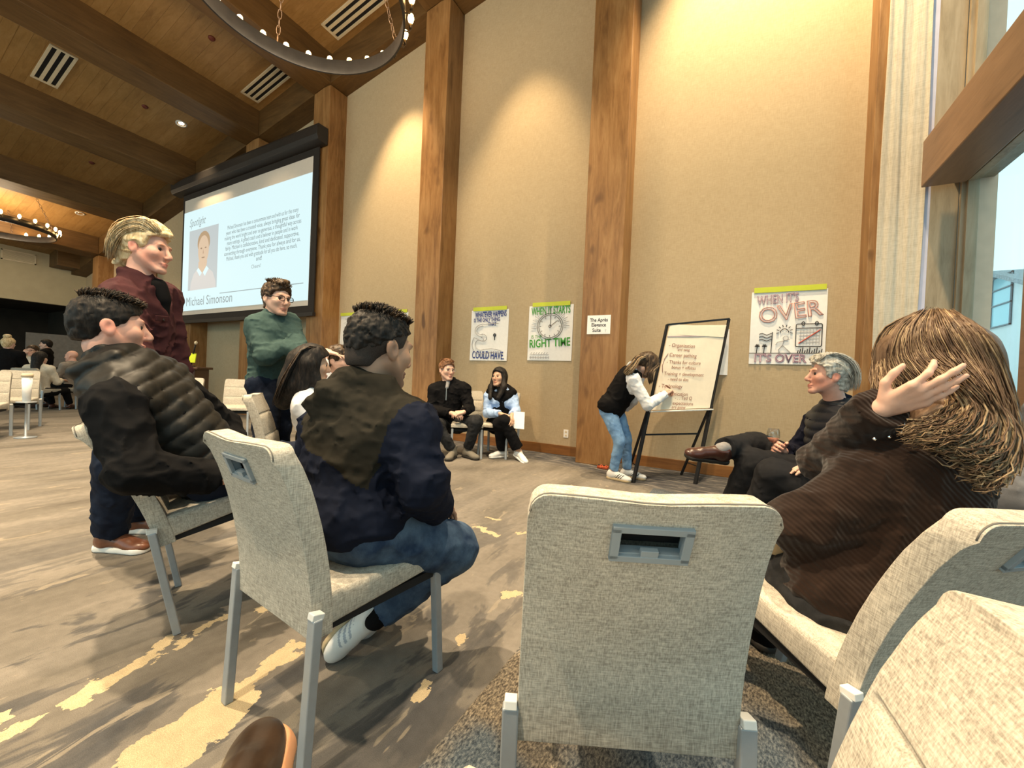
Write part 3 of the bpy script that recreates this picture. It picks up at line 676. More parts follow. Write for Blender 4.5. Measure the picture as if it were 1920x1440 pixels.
# sheet reading the room's name, on the post
sg = empty('paper_sign', (-1.545, PF-.004, 1.60)); tag(sg, 'white sheet reading The Apres Elegance Suite pinned to the wooden post', 'sign')
a = at_y(1102, 592, PF); b_ = at_y(1144, 626, PF); sg.location = (a[0], PF-.001, b_[2]); ww, hh = b_[0]-a[0], a[2]-b_[2]
B().box((0, -.004, 0), (ww, -.001, hh)).make('paper', sg, M_WHITE)
for t, v in (('The Apr\u00e8s', .74), ('Elegance', .48), ('Suite', .20)):
    o = label_text('lettering', t, (a[0]+ww*(.5 if v > .3 else .42), PF-.0058, b_[2]+hh*v), (1, 0, 0), (0, 0, 1), .062, M_INKBLK, None, xs=.85, bold=.0012)
    o.parent = sg; o.matrix_parent_inverse = Matrix.Translation(-Vector(sg.location))
gl = B().lathe((ww*.80, -.0052, hh*.22), [(.006, 0), (.009, .001), (.006, .002)], 10, axis=(0, 1, 0)); gl.bar((ww*.80, -.0052, hh*.10), (ww*.80, -.0052, hh*.2), .003); gl.make('glass_mark', sg, M_INKGRY)
o = at_y(1062, 813, WY); ot = empty('wall_outlet', (o[0], WY-.013, o[2])); tag(ot, 'small white wall outlet low on the back wall left of the post', 'outlet')
B().box((-.035, -.006, -.055), (.035, -.0005, .055)).make('cover_plate', ot, M_WHITE, bevel=.002)
for z in (-.024, .024): B().box((-.014, -.008, z-.013), (.014, -.0062, z+.013)).make('socket', ot, M_VENT, bevel=.001)

# ------------------------------------------------------------------ flip chart easel
fl_L = np.array((-.885, 4.262, 0)); fl_R = np.array((-.335, 4.640, 0)); ax = nrm(fl_R-fl_L); bk = nrm((-ax[1], ax[0], 0))
top_L = at(1251, 609, 4.36); top_R = at(1367, 598, 4.46)
EZ = empty('flip_chart_easel', tuple((fl_L+fl_R)/2)); tag(EZ, 'black folding easel holding the flip chart', 'easel')
einv = Matrix.Translation(-Vector(EZ.location))
def epart(b, name, mat=M_BLACK, bev=.002, par=None): o = b.make(name, par or EZ, mat, bevel=bev); o.matrix_parent_inverse = einv if par is None else Matrix(); return o
for f_, t_ in ((fl_L, top_L), (fl_R, top_R)):
    lg = epart(B().bar(f_, f_+(t_-f_)*.46, .034, .026), 'leg'); epart(B().bar(f_+(t_-f_)*.40, t_, .020, .030), 'upright')
    hg = f_+(t_-f_)*.44+bk*.03; ft = f_+bk*.40+ax*.10*(1 if f_ is fl_L else .6); epart(B().bar(hg, ft, .022), 'rear_leg')
    epart(B().bar(f_+(t_-f_)*.10, hg+(ft-hg)*.80, .010), 'spreader')
r0 = fl_L+bk*.24+ax*.06; 
hL = fl_L+(top_L-fl_L)*.44+bk*.03; hR = fl_R+(top_R-fl_R)*.44+bk*.03
cL = hL+(fl_L+bk*.40+ax*.10-hL)*.36; cR = hR+(fl_R+bk*.40+ax*.06-hR)*.36
epart(B().bar(cL, cR, .018), 'crossbar'); 
gL, gR = fl_L+(top_L-fl_L)*.44, fl_R+(top_R-fl_R)*.44
epart(B().bar(gL-bk*.03, gR-bk*.03, .05, .012), 'pad_ledge', M_CAP)
epart(B().bar(top_L, top_R, .03, .02), 'top_clamp')
# pad of paper
upv = nrm((top_L-fl_L)+(top_R-fl_R)); nv = nrm(np.cross(ax, upv)); nv = nv if nv[1] < 0 else -nv
pc = np.array(gL)*.5+np.array(gR)*.5; pl = np.linalg.norm(top_L-gL); pw = np.linalg.norm(fl_R-fl_L)
PD = empty('flip_chart_pad', tuple(pc)); tag(PD, 'cream flip-chart pad with handwritten notes on the easel', 'paper pad'); pinv = Matrix.Translation(-Vector(pc))
M_PAD = solid('cream_paper', (.80, .70, .56), .85, var=.03, scale=20)
def PP(u, v, d=.012): return gL+(gR-gL)*u+upv*(pl*v)+nv*d
b = B(); nn = 12
for d in (.004, .014):
    for j in range(nn):
        for i in range(nn): b.v.append(tuple(PP(.03+.94*i/(nn-1), .015+.975*j/(nn-1), d+(.003*math.sin(j*1.4)*math.sin(i*.9) if d > .01 else 0))))
for s_ in (0, 1):
    for j in range(nn-1):
        for i in range(nn-1):
            k = s_*nn*nn+j*nn+i; f = (k, k+1, k+nn+1, k+nn); b.f.append(f if s_ else f[::-1]); b.mi.append(0)
o = b.make('pages', PD, M_PAD, True); o.matrix_parent_inverse = pinv
b = B(); b.bar(PP(.03, .86, .016), PP(.97, .86, .016), .012, .006, up=nv); o = b.make('folded_edge_shade', PD, solid('mauve_shadow_strip', (.42, .34, .36), .8)); o.matrix_parent_inverse = pinv  # mauve strip painted as the shade along the header page's lower edge
b = B().obox(PP(.5, .925, .017), (ax, upv, nv), (pw*.465, pl*.06, .002)); o = b.make('header_page', PD, M_PAD); o.matrix_parent_inverse = pinv
M_NOTE = solid('plum_marker', (.22, .08, .07), .7)
for t, u, v, s_ in (('- Organization', .08, .76, .062), ('and swag', .24, .705, .045), ('Career pathing', .12, .645, .062), ('- Thanks for culture', .10, .565, .058), ('bonus + offsites', .20, .50, .052),
                    ('Training + development', .10, .43, .056), ('- need to dos', .18, .365, .052), ('- Technology', .06, .29, .06), ('- Communication', .05, .205, .06), ('- . . Ted Q', .36, .145, .055), ('expectations', .34, .085, .055), ('are going', .34, .04, .05)):
    o = label_text('handwriting', t, PP(u, v, .0185), ax, upv, s_*.95, M_NOTE, None, 'LEFT', xs=.85, shear=.2); o.parent = PD; o.matrix_parent_inverse = pinv
b = B(); b.tube([PP(.10, .66, .0185), PP(.06, .60, .0185), PP(.05, .52, .0185), PP(.08, .44, .0185)], .003, 4); o = b.make('bracket_mark', PD, M_NOTE); o.matrix_parent_inverse = pinv
b = B().obox(at(1360, 660, 4.62), (ax, (0, 0, 1), bk), (.10, .26, .002)); o = b.make('flipped_page', PD, M_WHITE); o.matrix_parent_inverse = pinv
mb = at_floor(1131, 879); mk = empty('marker_packet', tuple(mb)); tag(mk, 'red and orange packet of markers on the floor by the post', 'packet')
B().box((-.07, -.03, 0), (.06, .03, .035)).make('wrapper', mk, solid('red_orange_wrapper', (.42, .08, .03), .35, var=.5, scale=60), bevel=.01)
for k in range(4): B().lathe((-.05+k*.03, -.01, .036), [(.0, 0), (.009, 0), (.009, .012), (.0, .014)], 8).make('marker_cap', mk, M_INKRED if k % 2 else M_INKBLK, True)

# ------------------------------------------------------------------ lectern with microphone
lc = at(346, 760, 7.4); LC = empty('lectern', (lc[0], lc[1], 0), math.radians(-38)); tag(LC, 'dark wood lectern near the back wall left of the green sweater', 'lectern')
M_LECT = wood('lectern_wood', (.03, .013, .006), (.07, .03, .012), (.11, .05, .02), 'z', 3, .4, False)
B().box((-.42, -.25, 0), (.42, .25, .94)).make('cabinet', LC, M_LECT, bevel=.01); B().box((-.48, -.30, .94), (.48, .30, .985)).make('top', LC, M_LECT, bevel=.008)
B().box((-.40, -.262, .08), (.40, -.251, .86)).make('front_panel', LC, M_LECT, bevel=.006)
def on_l(x, y, z): return (LC.matrix_basis @ Vector((x, y, z)))
LCM = Matrix.Translation((lc[0], lc[1], 0)) @ Matrix.Rotation(math.radians(-38), 4, 'Z')
mp = LCM @ Vector((-.12, .05, .985)); mc = empty('microphone', tuple(mp)); tag(mc, 'gooseneck microphone with a yellow tag rising from the lectern', 'microphone')
B().lathe((0, 0, 0), [(.0, 0), (.06, 0), (.06, .02), (.0, .02)], 14).make('base', mc, M_BLACK, True)
mt = np.array(at(368, 640, 7.35))-np.array(mp)
B().tube([(0, 0, .02), (.0, 0, .15), tuple(mt*.5+np.array((0, 0, .05))), tuple(mt*.93)], .011, 6).make('gooseneck', mc, M_BLACK, True)
B().lathe(tuple(mt*.93), [(.0, -.03), (.022, -.02), (.026, .02), (.0, .05)], 10, axis=nrm(mt)).make('mic_head', mc, M_VENT, True)
b = B().obox(mt*.30+np.array((-.02, -.02, .02)), ((.8, .45, 0), (0, .1, 1), (.45, -.8, 0)), (.085, .085, .010)); b.make('yellow_tag', mc, solid('neon_tag', (.70, .78, .02), .5), bevel=.004)
for i, (x, txt, lb) in enumerate(((-.26, 1, 'dark name card with white lettering at the left of the lectern top'), (.25, 0, 'small white card at the right of the lectern top'))):
    k = LCM @ Vector((x, -.2, .9855)); cd = empty('name_card', tuple(k), math.radians(-38)); tag(cd, lb, 'card')
    if txt:
        B().box((-.14, -.01, 0), (.14, .01, .13)).make('card', cd, M_BLACK); B().box((-.11, -.013, .055), (.11, -.0105, .075)).make('lettering_line', cd, M_WHITE); B().box((-.11, -.013, .025), (.06, -.0105, .04)).make('lettering_line', cd, M_WHITE)
    else: B().box((-.09, -.01, 0), (.09, .01, .09)).make('card', cd, M_WHITE)

# ------------------------------------------------------------------ chandeliers
M_IRON = solid('blackened_iron', (.045, .043, .042), .42, metal=.6, var=.15); M_BULB = emit('amber_bulb', (1.0, .58, .20), 22); M_SOCK = solid('bulb_socket', (.10, .07, .04), .4, metal=.5)
M_CHAIN = solid('bronze_chain', (.16, .11, .08), .4, metal=.6)
def chandelier(c, r, label, nb=28, h=.16, chains=((60,), ), seg=72, chain_r=.008):
    R_ = empty('ring_chandelier', c); tag(R_, label, 'chandelier')
    b = B(); prof = [(r-.008, 0), (r+.012, 0), (r+.012, h), (r-.008, h), (r-.008, 0)]; b.lathe((0, 0, 0), prof, seg); b.make('ring', R_, M_IRON, False)
    for f in R_.children[0].data.polygons: f.use_smooth = abs(f.normal.z) < .5
    first = None
    for k in range(nb):
        a = 2*math.pi*k/nb; px, py = math.cos(a), math.sin(a)
        b = B().tube([(px*(r+.012), py*(r+.012), .05), (px*(r+.06), py*(r+.06), .055), (px*(r+.07), py*(r+.07), .10)], .007, 6).lathe((px*(r+.07), py*(r+.07), .09), [(.0, 0), (.017, 0), (.017, .05), (.0, .05)], 8)
        s_ = b.make('socket', R_, M_SOCK, True)
        B().lathe((px*(r+.07), py*(r+.07), .14), [(.010, 0), (.026, .03), (.033, .058), (.024, .095), (.0, .115)], 10).make('bulb', s_, M_BULB, True)
    for k in range(4):
        a = math.radians(chains[0][0]+90*k); P0 = np.array((math.cos(a)*r, math.sin(a)*r, h)); P1 = np.array((math.cos(a)*.12, math.sin(a)*.12, 2.6))
        d = P1-P0; L = np.linalg.norm(d); d = d/L; b = B(); x = nrm(np.cross(d, (0, 0, 1))); y = np.cross(d, x); n = int(L/.075)
        for i in range(n):
            cc = P0+d*(i+.5)*L/n; u = x if i % 2 else y
            b.tube([cc+d*.05*math.cos(t)+u*.02*math.sin(t) for t in np.linspace(0, 2*math.pi, 9)[:-1]], chain_r*.5, 4, closed=True)
        o = b.make('chain', R_, M_CHAIN, True)
    B().lathe((0, 0, 2.55), [(.0, 0), (.16, 0), (.16, .06), (.02, .1), (.02, 1.2), (.0, 1.2)], 18).make('canopy_rod', R_, M_IRON, True)
    return R_
chandelier((-3.76, 2.35, 4.5), .955, 'large iron ring chandelier with amber bulbs, nearest overhead', chains=((70,),))
chandelier((-16.6, 2.55, 4.25), 1.15, 'distant ring chandelier glowing at the left edge of the photo', nb=26)

# ------------------------------------------------------------------ ceiling fittings
def cpt(x, y):
    d = CF+(x-960)/CAM_F*CR-(y-720)/CAM_F*CU; n = np.array((-.177, .033, 1)); c = 7.99+.033*PF
    return C0+d*((c-n @ C0)/(n @ d))
sdir = nrm((1, 0, .177)); ydir = nrm((0, 1, -.033)); ndir = np.cross(sdir, ydir)
for (x, y), L_, W_, lb in (((101, 125), 1.05, .30, 'slotted ceiling vent at the upper left, over the first bays'), ((500, 155), 1.15, .30, 'slotted ceiling vent beside the post that carries the screen end'), ((668, 18), 1.3, .30, 'slotted ceiling vent inside the near chandelier ring')):
    c_ = cpt(x, y); v = empty('ceiling_vent', tuple(c_-ndir*.0)); tag(v, lb, 'vent', 'slotted vents in the board ceiling')
    b = B()
    for s_ in (-1, 1): b.obox(ydir*s_*W_/2-ndir*.012, (sdir, ydir, ndir), (L_/2, .018, .012)); b.obox(sdir*s_*L_/2-ndir*.012, (sdir, ydir, ndir), (.018, W_/2+.018, .012))
    b.make('frame', v, M_VENT)
    for k in (-1, 1): B().obox(ydir*k*W_*.167-ndir*.011, (sdir, ydir, ndir), (L_/2, .022, .011)).make('slat', v, M_VENT)
    B().obox(-ndir*.003, (sdir, ydir, ndir), (L_/2, W_/2, .002)).make('duct', v, M_PAN)
M_LAMP = emit('lamp_face', (1.0, .80, .50), 9)
for (x, y), lb in (((340, 232), 'small round recessed downlight in the middle of the board ceiling'), ((150, 400), 'tiny lit recessed downlight in the far ceiling bay')):
    c_ = cpt(x, y); v = empty('downlight', tuple(c_)); tag(v, lb, 'downlight')
    B().lathe((0, 0, 0), [(.075, -.012), (.10, -.012), (.10, .01), (.075, .01), (.075, -.012)], 20, axis=ndir).make('trim_ring', v, M_CAP, True)
    B().lathe((0, 0, 0), [(.0, .004), (.05, .004)], 16, axis=ndir).make('lamp', v, M_LAMP)
for (x, y), lb in (((397, 72), 'small dark sprinkler nearest the ring chandelier'), ((272, 200), 'small dark sprinkler in the second ceiling bay'), ((172, 305), 'small dark sprinkler in the third ceiling bay')):
    c_ = cpt(x, y); v = empty('sprinkler', tuple(c_)); tag(v, lb, 'sprinkler', 'sprinklers in the board ceiling')
    B().lathe((0, 0, 0), [(.0, -.03), (.03, -.03), (.05, -.008), (.055, .006), (.0, .006)], 14, axis=ndir).make('cover', v, solid('rust_red_cover', (.12, .025, .015), .5), True)
# ------------------------------------------------------------------ figures: distance fields turned into one skin each
def frame(fwd, up=(0, 0, 1)):               # columns: right, forward, up
    f = nrm(fwd); u = np.array(up, float); u = nrm(u-np.dot(u, f)*f); r = np.cross(f, u)
    return np.stack([r, f, u], 1)
def frame_up(up, fwd):                       # keeps up, makes forward square to it
    u = nrm(up); f = np.array(fwd, float); f = nrm(f-np.dot(f, u)*u); r = np.cross(f, u)
    return np.stack([r, f, u], 1)
def cone(a, b, ra, rb=None, flat=False): return ['cone', np.array(a, float), np.array(b, float), float(ra), float(ra if rb is None else rb), flat]
def ell(c, r, Rm=None): return ['ell', np.array(c, float), np.array(r, float), np.eye(3) if Rm is None else Rm]
def inflate(p, g):
    p = list(p)
    if p[0] == 'cone': p[3] += g; p[4] += g
    else: p[2] = p[2]+g
    return p
def pbounds(p):
    if p[0] == 'cone':
        r = max(p[3], p[4]); return np.minimum(p[1], p[2])-r, np.maximum(p[1], p[2])+r
    e = np.sqrt(((p[3]*p[2])**2).sum(1)); return p[1]-e, p[1]+e
def peval(p, X, Y, Z):
    if p[0] == 'cone':
        a, b, ra, rb, flat = p[1:]
        d = b-a; L2 = float(d @ d)+1e-12
        x = X-a[0]; y = Y-a[1]; z = Z-a[2]
        t0 = (x*d[0]+y*d[1]+z*d[2])/L2; t = np.clip(t0, 0, 1)
        q = np.sqrt((x-t*d[0])**2+(y-t*d[1])**2+(z-t*d[2])**2)-(ra+(rb-ra)*t)
        if flat: q = np.maximum(q, (t0-1)*math.sqrt(L2))
        return q
    c, r, Rm = p[1:]
    x = X-c[0]; y = Y-c[1]; z = Z-c[2]; k0 = 0; k1 = 0
    for i in range(3):
        q = x*Rm[0, i]+y*Rm[1, i]+z*Rm[2, i]; k0 = k0+(q/r[i])**2; k1 = k1+(q/r[i]**2)**2
    k0 = np.sqrt(k0); k1 = np.sqrt(k1)+1e-9
    return k0*(k0-1)/k1
_perm = np.random.RandomState(3).rand(64, 64, 64).astype(np.float32)
def vnoise(X, Y, Z):
    xi = np.floor(X).astype(np.int32); yi = np.floor(Y).astype(np.int32); zi = np.floor(Z).astype(np.int32)
    x = X-xi; y = Y-yi; z = Z-zi; x = x*x*(3-2*x); y = y*y*(3-2*y); z = z*z*(3-2*z)
    g = lambda i, j, k: _perm[(xi+i) & 63, (yi+j) & 63, (zi+k) & 63]
    a = g(0,0,0)*(1-x)+g(1,0,0)*x; b = g(0,1,0)*(1-x)+g(1,1,0)*x; c = g(0,0,1)*(1-x)+g(1,0,1)*x; d = g(0,1,1)*(1-x)+g(1,1,1)*x
    return ((a*(1-y)+b*y)*(1-z)+(c*(1-y)+d*y)*z)*2-1
class Shape:
    def __init__(s): s.ops = []
    def add(s, prims, k=0.02, g=0.0):
        if prims and isinstance(prims[0], str): prims = [prims]
        for p in prims: s.ops.append(('+', inflate(p, g) if g else p, k))
        return s
    def cut(s, prims, k=0.01):
        if prims and isinstance(prims[0], str): prims = [prims]
        for p in prims: s.ops.append(('-', p, k))
        return s
    def clip(s, fn): s.ops.append(('c', fn, 0)); return s      # keep fn < 0
    def plane(s, pt, n): pt = np.array(pt, float); n = nrm(n); return s.clip(lambda X, Y, Z: (X-pt[0])*n[0]+(Y-pt[1])*n[1]+(Z-pt[2])*n[2])
    def disp(s, fn): s.ops.append(('d', fn, 0)); return s
    def build(s, vox):
        lo = np.min([pbounds(p)[0] for o, p, k in s.ops if o == '+'], 0)-0.025-vox*2
        hi = np.max([pbounds(p)[1] for o, p, k in s.ops if o == '+'], 0)+0.025+vox*2
        n = np.ceil((hi-lo)/vox).astype(int)+1
        ax = [(lo[i]+vox*np.arange(n[i])).astype(np.float32) for i in range(3)]
        D = np.full(n, 0.2, np.float32)
        def sl(a, b):
            i0 = np.clip(np.floor((a-lo)/vox).astype(int), 0, n); i1 = np.clip(np.ceil((b-lo)/vox).astype(int)+1, 0, n)
            S = tuple(slice(i0[i], i1[i]) for i in range(3))
            return S, ax[0][S[0]][:, None, None], ax[1][S[1]][None, :, None], ax[2][S[2]][None, None, :]
        for o, p, k in s.ops:
            if o in '+-':
                a, b = pbounds(p); m_ = k+vox*3
                S, X, Y, Z = sl(a-m_, b+m_)
                if 0 in D[S].shape: continue
                q = peval(p, X, Y, Z).astype(np.float32); d = D[S]
                if o == '+':
                    h = np.clip(0.5+0.5*(d-q)/k, 0, 1); D[S] = d*(1-h)+q*h-k*h*(1-h)
                else:
                    q = -q; h = np.clip(0.5-0.5*(d-q)/k, 0, 1); D[S] = d*(1-h)+q*h+k*h*(1-h)
            elif o == 'c':
                q = p(ax[0][:, None, None], ax[1][None, :, None], ax[2][None, None, :])
                D = np.maximum(D, q.astype(np.float32))
            else:
                I = np.nonzero(np.abs(D) < 0.03)
                D[I] = D[I]-p(ax[0][I[0]], ax[1][I[1]], ax[2][I[2]]).astype(np.float32)
        return nets(D, lo, vox)
def nets(D, lo, vox):
    s = D < 0
    c = np.zeros(tuple(k-1 for k in D.shape), np.int8)
    for i in (0, 1):
        for j in (0, 1):
            for k in (0, 1): c += s[i:D.shape[0]-1+i, j:D.shape[1]-1+j, k:D.shape[2]-1+k]
    I = np.nonzero((c > 0) & (c < 8)); N = len(I[0])
    idx = np.full(c.shape, -1, np.int32); idx[I] = np.arange(N)
    acc = np.zeros((N, 3), np.float32); cnt = np.zeros(N, np.float32)
    corners = [(i, j, k) for i in (0, 1) for j in (0, 1) for k in (0, 1)]
    val = {q: D[I[0]+q[0], I[1]+q[1], I[2]+q[2]] for q in corners}
    for a in corners:
        for ax in range(3):
            if a[ax]: continue
            b = tuple(1 if t == ax else a[t] for t in range(3)); va, vb = val[a], val[b]
            x = (va < 0) != (vb < 0); t = np.where(x, va/np.where(x, va-vb, 1), 0)
            for q in range(3): acc[:, q] += np.where(x, a[q]+(t if q == ax else 0), 0)
            cnt += x
    V = (np.stack(I, 1)+acc/cnt[:, None])*vox+lo
    F = []
    n = D.shape
    for ax in range(3):
        A = [slice(1, n[q]-1) for q in range(3)]; A[ax] = slice(0, n[ax]-1); Bx = list(A); Bx[ax] = slice(1, n[ax])
        sa = s[tuple(A)]; sb = s[tuple(Bx)]
        E = np.nonzero(sa != sb); off = [1, 1, 1]; off[ax] = 0
        e = [E[q]+off[q] for q in range(3)]; flip = sa[E]
        u, v = (ax+1) % 3, (ax+2) % 3
        def cell(du, dv):
            z = list(e); z[u] = e[u]-du; z[v] = e[v]-dv; return idx[z[0], z[1], z[2]]
        q = np.stack([cell(1, 1), cell(0, 1), cell(0, 0), cell(1, 0)], 1)
        q[~flip] = q[~flip][:, ::-1]; F.append(q)
    return V, np.concatenate(F)
def fast_mesh(name, V, F):
    me = bpy.data.meshes.new(name); n = len(V); f = len(F)
    me.vertices.add(n); me.vertices.foreach_set('co', np.ascontiguousarray(V, np.float32).ravel())
    me.loops.add(f*4); me.loops.foreach_set('vertex_index', np.ascontiguousarray(F, np.int32).ravel())
    me.polygons.add(f); me.polygons.foreach_set('loop_start', np.arange(0, f*4, 4, dtype=np.int32))
    me.polygons.foreach_set('loop_total', np.full(f, 4, np.int32)); me.update(calc_edges=True); me.validate(); me.shade_smooth()
    return me
def skin_obj(name, shape, vox, mat, parent=None, mat_fn=None, tint_fn=None, smooth=1):
    V, F = shape.build(vox)
    for _ in range(smooth):                  # light Laplacian pass over the quads
        S = np.zeros_like(V); cn = np.zeros(len(V))
        for a, b in ((0, 1), (1, 2), (2, 3), (3, 0)):
            for q in range(3): S[:, q] += np.bincount(F[:, a], V[F[:, b], q], len(V))
            cn += np.bincount(F[:, a], minlength=len(V))
        V = V*0.5+0.5*S/np.maximum(cn, 1)[:, None]
    me = fast_mesh(name, V, F); o = obj(name, me, parent, mat)
    if mat_fn is not None:
        ctr = V[F].mean(1); me.polygons.foreach_set('material_index', mat_fn(ctr).astype(np.int32))
    if tint_fn is not None:
        a = me.color_attributes.new('Tint', 'FLOAT_COLOR', 'POINT'); t = np.ones((len(V), 4), np.float32); t[:, :3] = tint_fn(V); a.data.foreach_set('color', t.ravel())
    return o

def ik(a, b, l1, l2, hint):                  # middle joint of a two-bone limb
    a = np.array(a, float); b = np.array(b, float); d = b-a; L = np.linalg.norm(d); L2 = min(L, (l1+l2)*0.999); d = d/L
    x = (l1*l1-l2*l2+L2*L2)/(2*L2); h = math.sqrt(max(l1*l1-x*x, 0)); hv = np.array(hint, float)-a; hv = hv-np.dot(hv, d)*d
    return a+d*x*(L/L2)+nrm(hv)*h

def head_prims(c, R, s=1.0, fem=False):
    T = lambda x, y, z: c+R @ (np.array((x, y, z))*s)
    E = lambda x, y, z, r: ell(T(x, y, z), np.array(r)*s, R)
    P = [(E(0, -.014, .036, (.074, .094, .082)), .01), (E(0, .022, -.03, (.062, .070, .080)), .03)]
    jw = .050 if fem else .056
    for q in (-1, 1):
        P += [(cone(T(q*jw, .002, -.040), T(q*.020, .068, -.100), .021*s, .018*s), .02), (E(q*.040, .055, -.022, (.026, .030, .026)), .02)]
    P += [(E(0, .078, -.102, (.022, .018, .017)), .015), (cone(T(-.034, .080, .022), T(.034, .080, .022), (.010 if fem else .014)*s), .015)]
    P += [(cone(T(0, .090, .012), T(0, .112, -.030), .0085*s, .0125*s), .010), (E(.0, .104, -.038, (.018, .014, .009)), .006)]
    P += [(E(0, .088, -.066, (.024, .013, .0075)), .005), (E(0, .087, -.078, (.021, .013, .0085)), .005)]
    ears = []
    for q in (-1, 1):
        Re = R @ np.array([[1, 0, 0], [0, .94, -.34*0.6], [0, .34*0.6, .94]])
        ears += [(ell(T(q*.079, -.012, -.006), np.array((.010, .021, .033))*s, Re), .006)]
    cuts = []
    for q in (-1, 1):
        cuts += [(E(q*.031, .100, .004, (.017, .016, .010)), .012), (ell(T(q*.090, -.008, -.004), np.array((.009, .010, .018))*s, R), .006)]
    return P+ears, cuts
def hand_prims(w, d, n, side, s=1.0, curl=(.25, .3, .35, .4), spread=.06, thumb=.5, fscale=1.0):
    """wrist, finger direction, palm normal, +1 right hand / -1 left; fingers bend towards n"""
    d = nrm(d); n = np.array(n, float); n = nrm(n-np.dot(n, d)*d); t = np.cross(d, n)*side
    P = []
    pt = lambda a, b, c: w+(d*a+t*b+n*c)*s
    P += [cone(pt(-.01, 0, 0), pt(.03, .004, 0), .024*s, .021*s)]
    kn = [(.088, .030), (.092, .010), (.088, -.010), (.079, -.029)]
    for i, (a, b) in enumerate(kn): P.append(cone(pt(.02, b*.55, 0), pt(a, b, -.002), .0165*s, .0125*s))
    Ls = [(.042, .025, .020), (.046, .029, .021), (.042, .027, .020), (.033, .020, .018)]
    for i in range(4):
        a, b = kn[i]; p = pt(a, b, -.002); ang = 0.0; dr = nrm(d+t*spread*(1.5-i))
        r = (.0098, .0100, .0095, .0082)[i]*s*fscale
        for jn, L in enumerate(Ls[i]):
            ang += curl[i]*(1.0, 1.15, .8)[jn]
            v = dr*math.cos(ang)+n*math.sin(ang); q = p+v*L*s
            P.append(cone(p, q, r, r*.90)); p = q; r *= .90
    p = pt(.022, .026, .004); v1 = nrm(d*.62+t*.75+n*(.25+thumb*.3)); q = p+v1*.040*s; P.append(cone(p, q, .0145*s, .0115*s))
    v2 = nrm(d*.85+t*(.45-thumb*.5)+n*(.2+thumb*.5)); q2 = q+v2*.031*s; P.append(cone(q, q2, .0112*s, .0098*s))
    v3 = nrm(d*.9+t*(.3-thumb*.6)+n*(.2+thumb*.6)); P.append(cone(q2, q2+v3*.025*s, .0098*s, .0080*s))
    return P

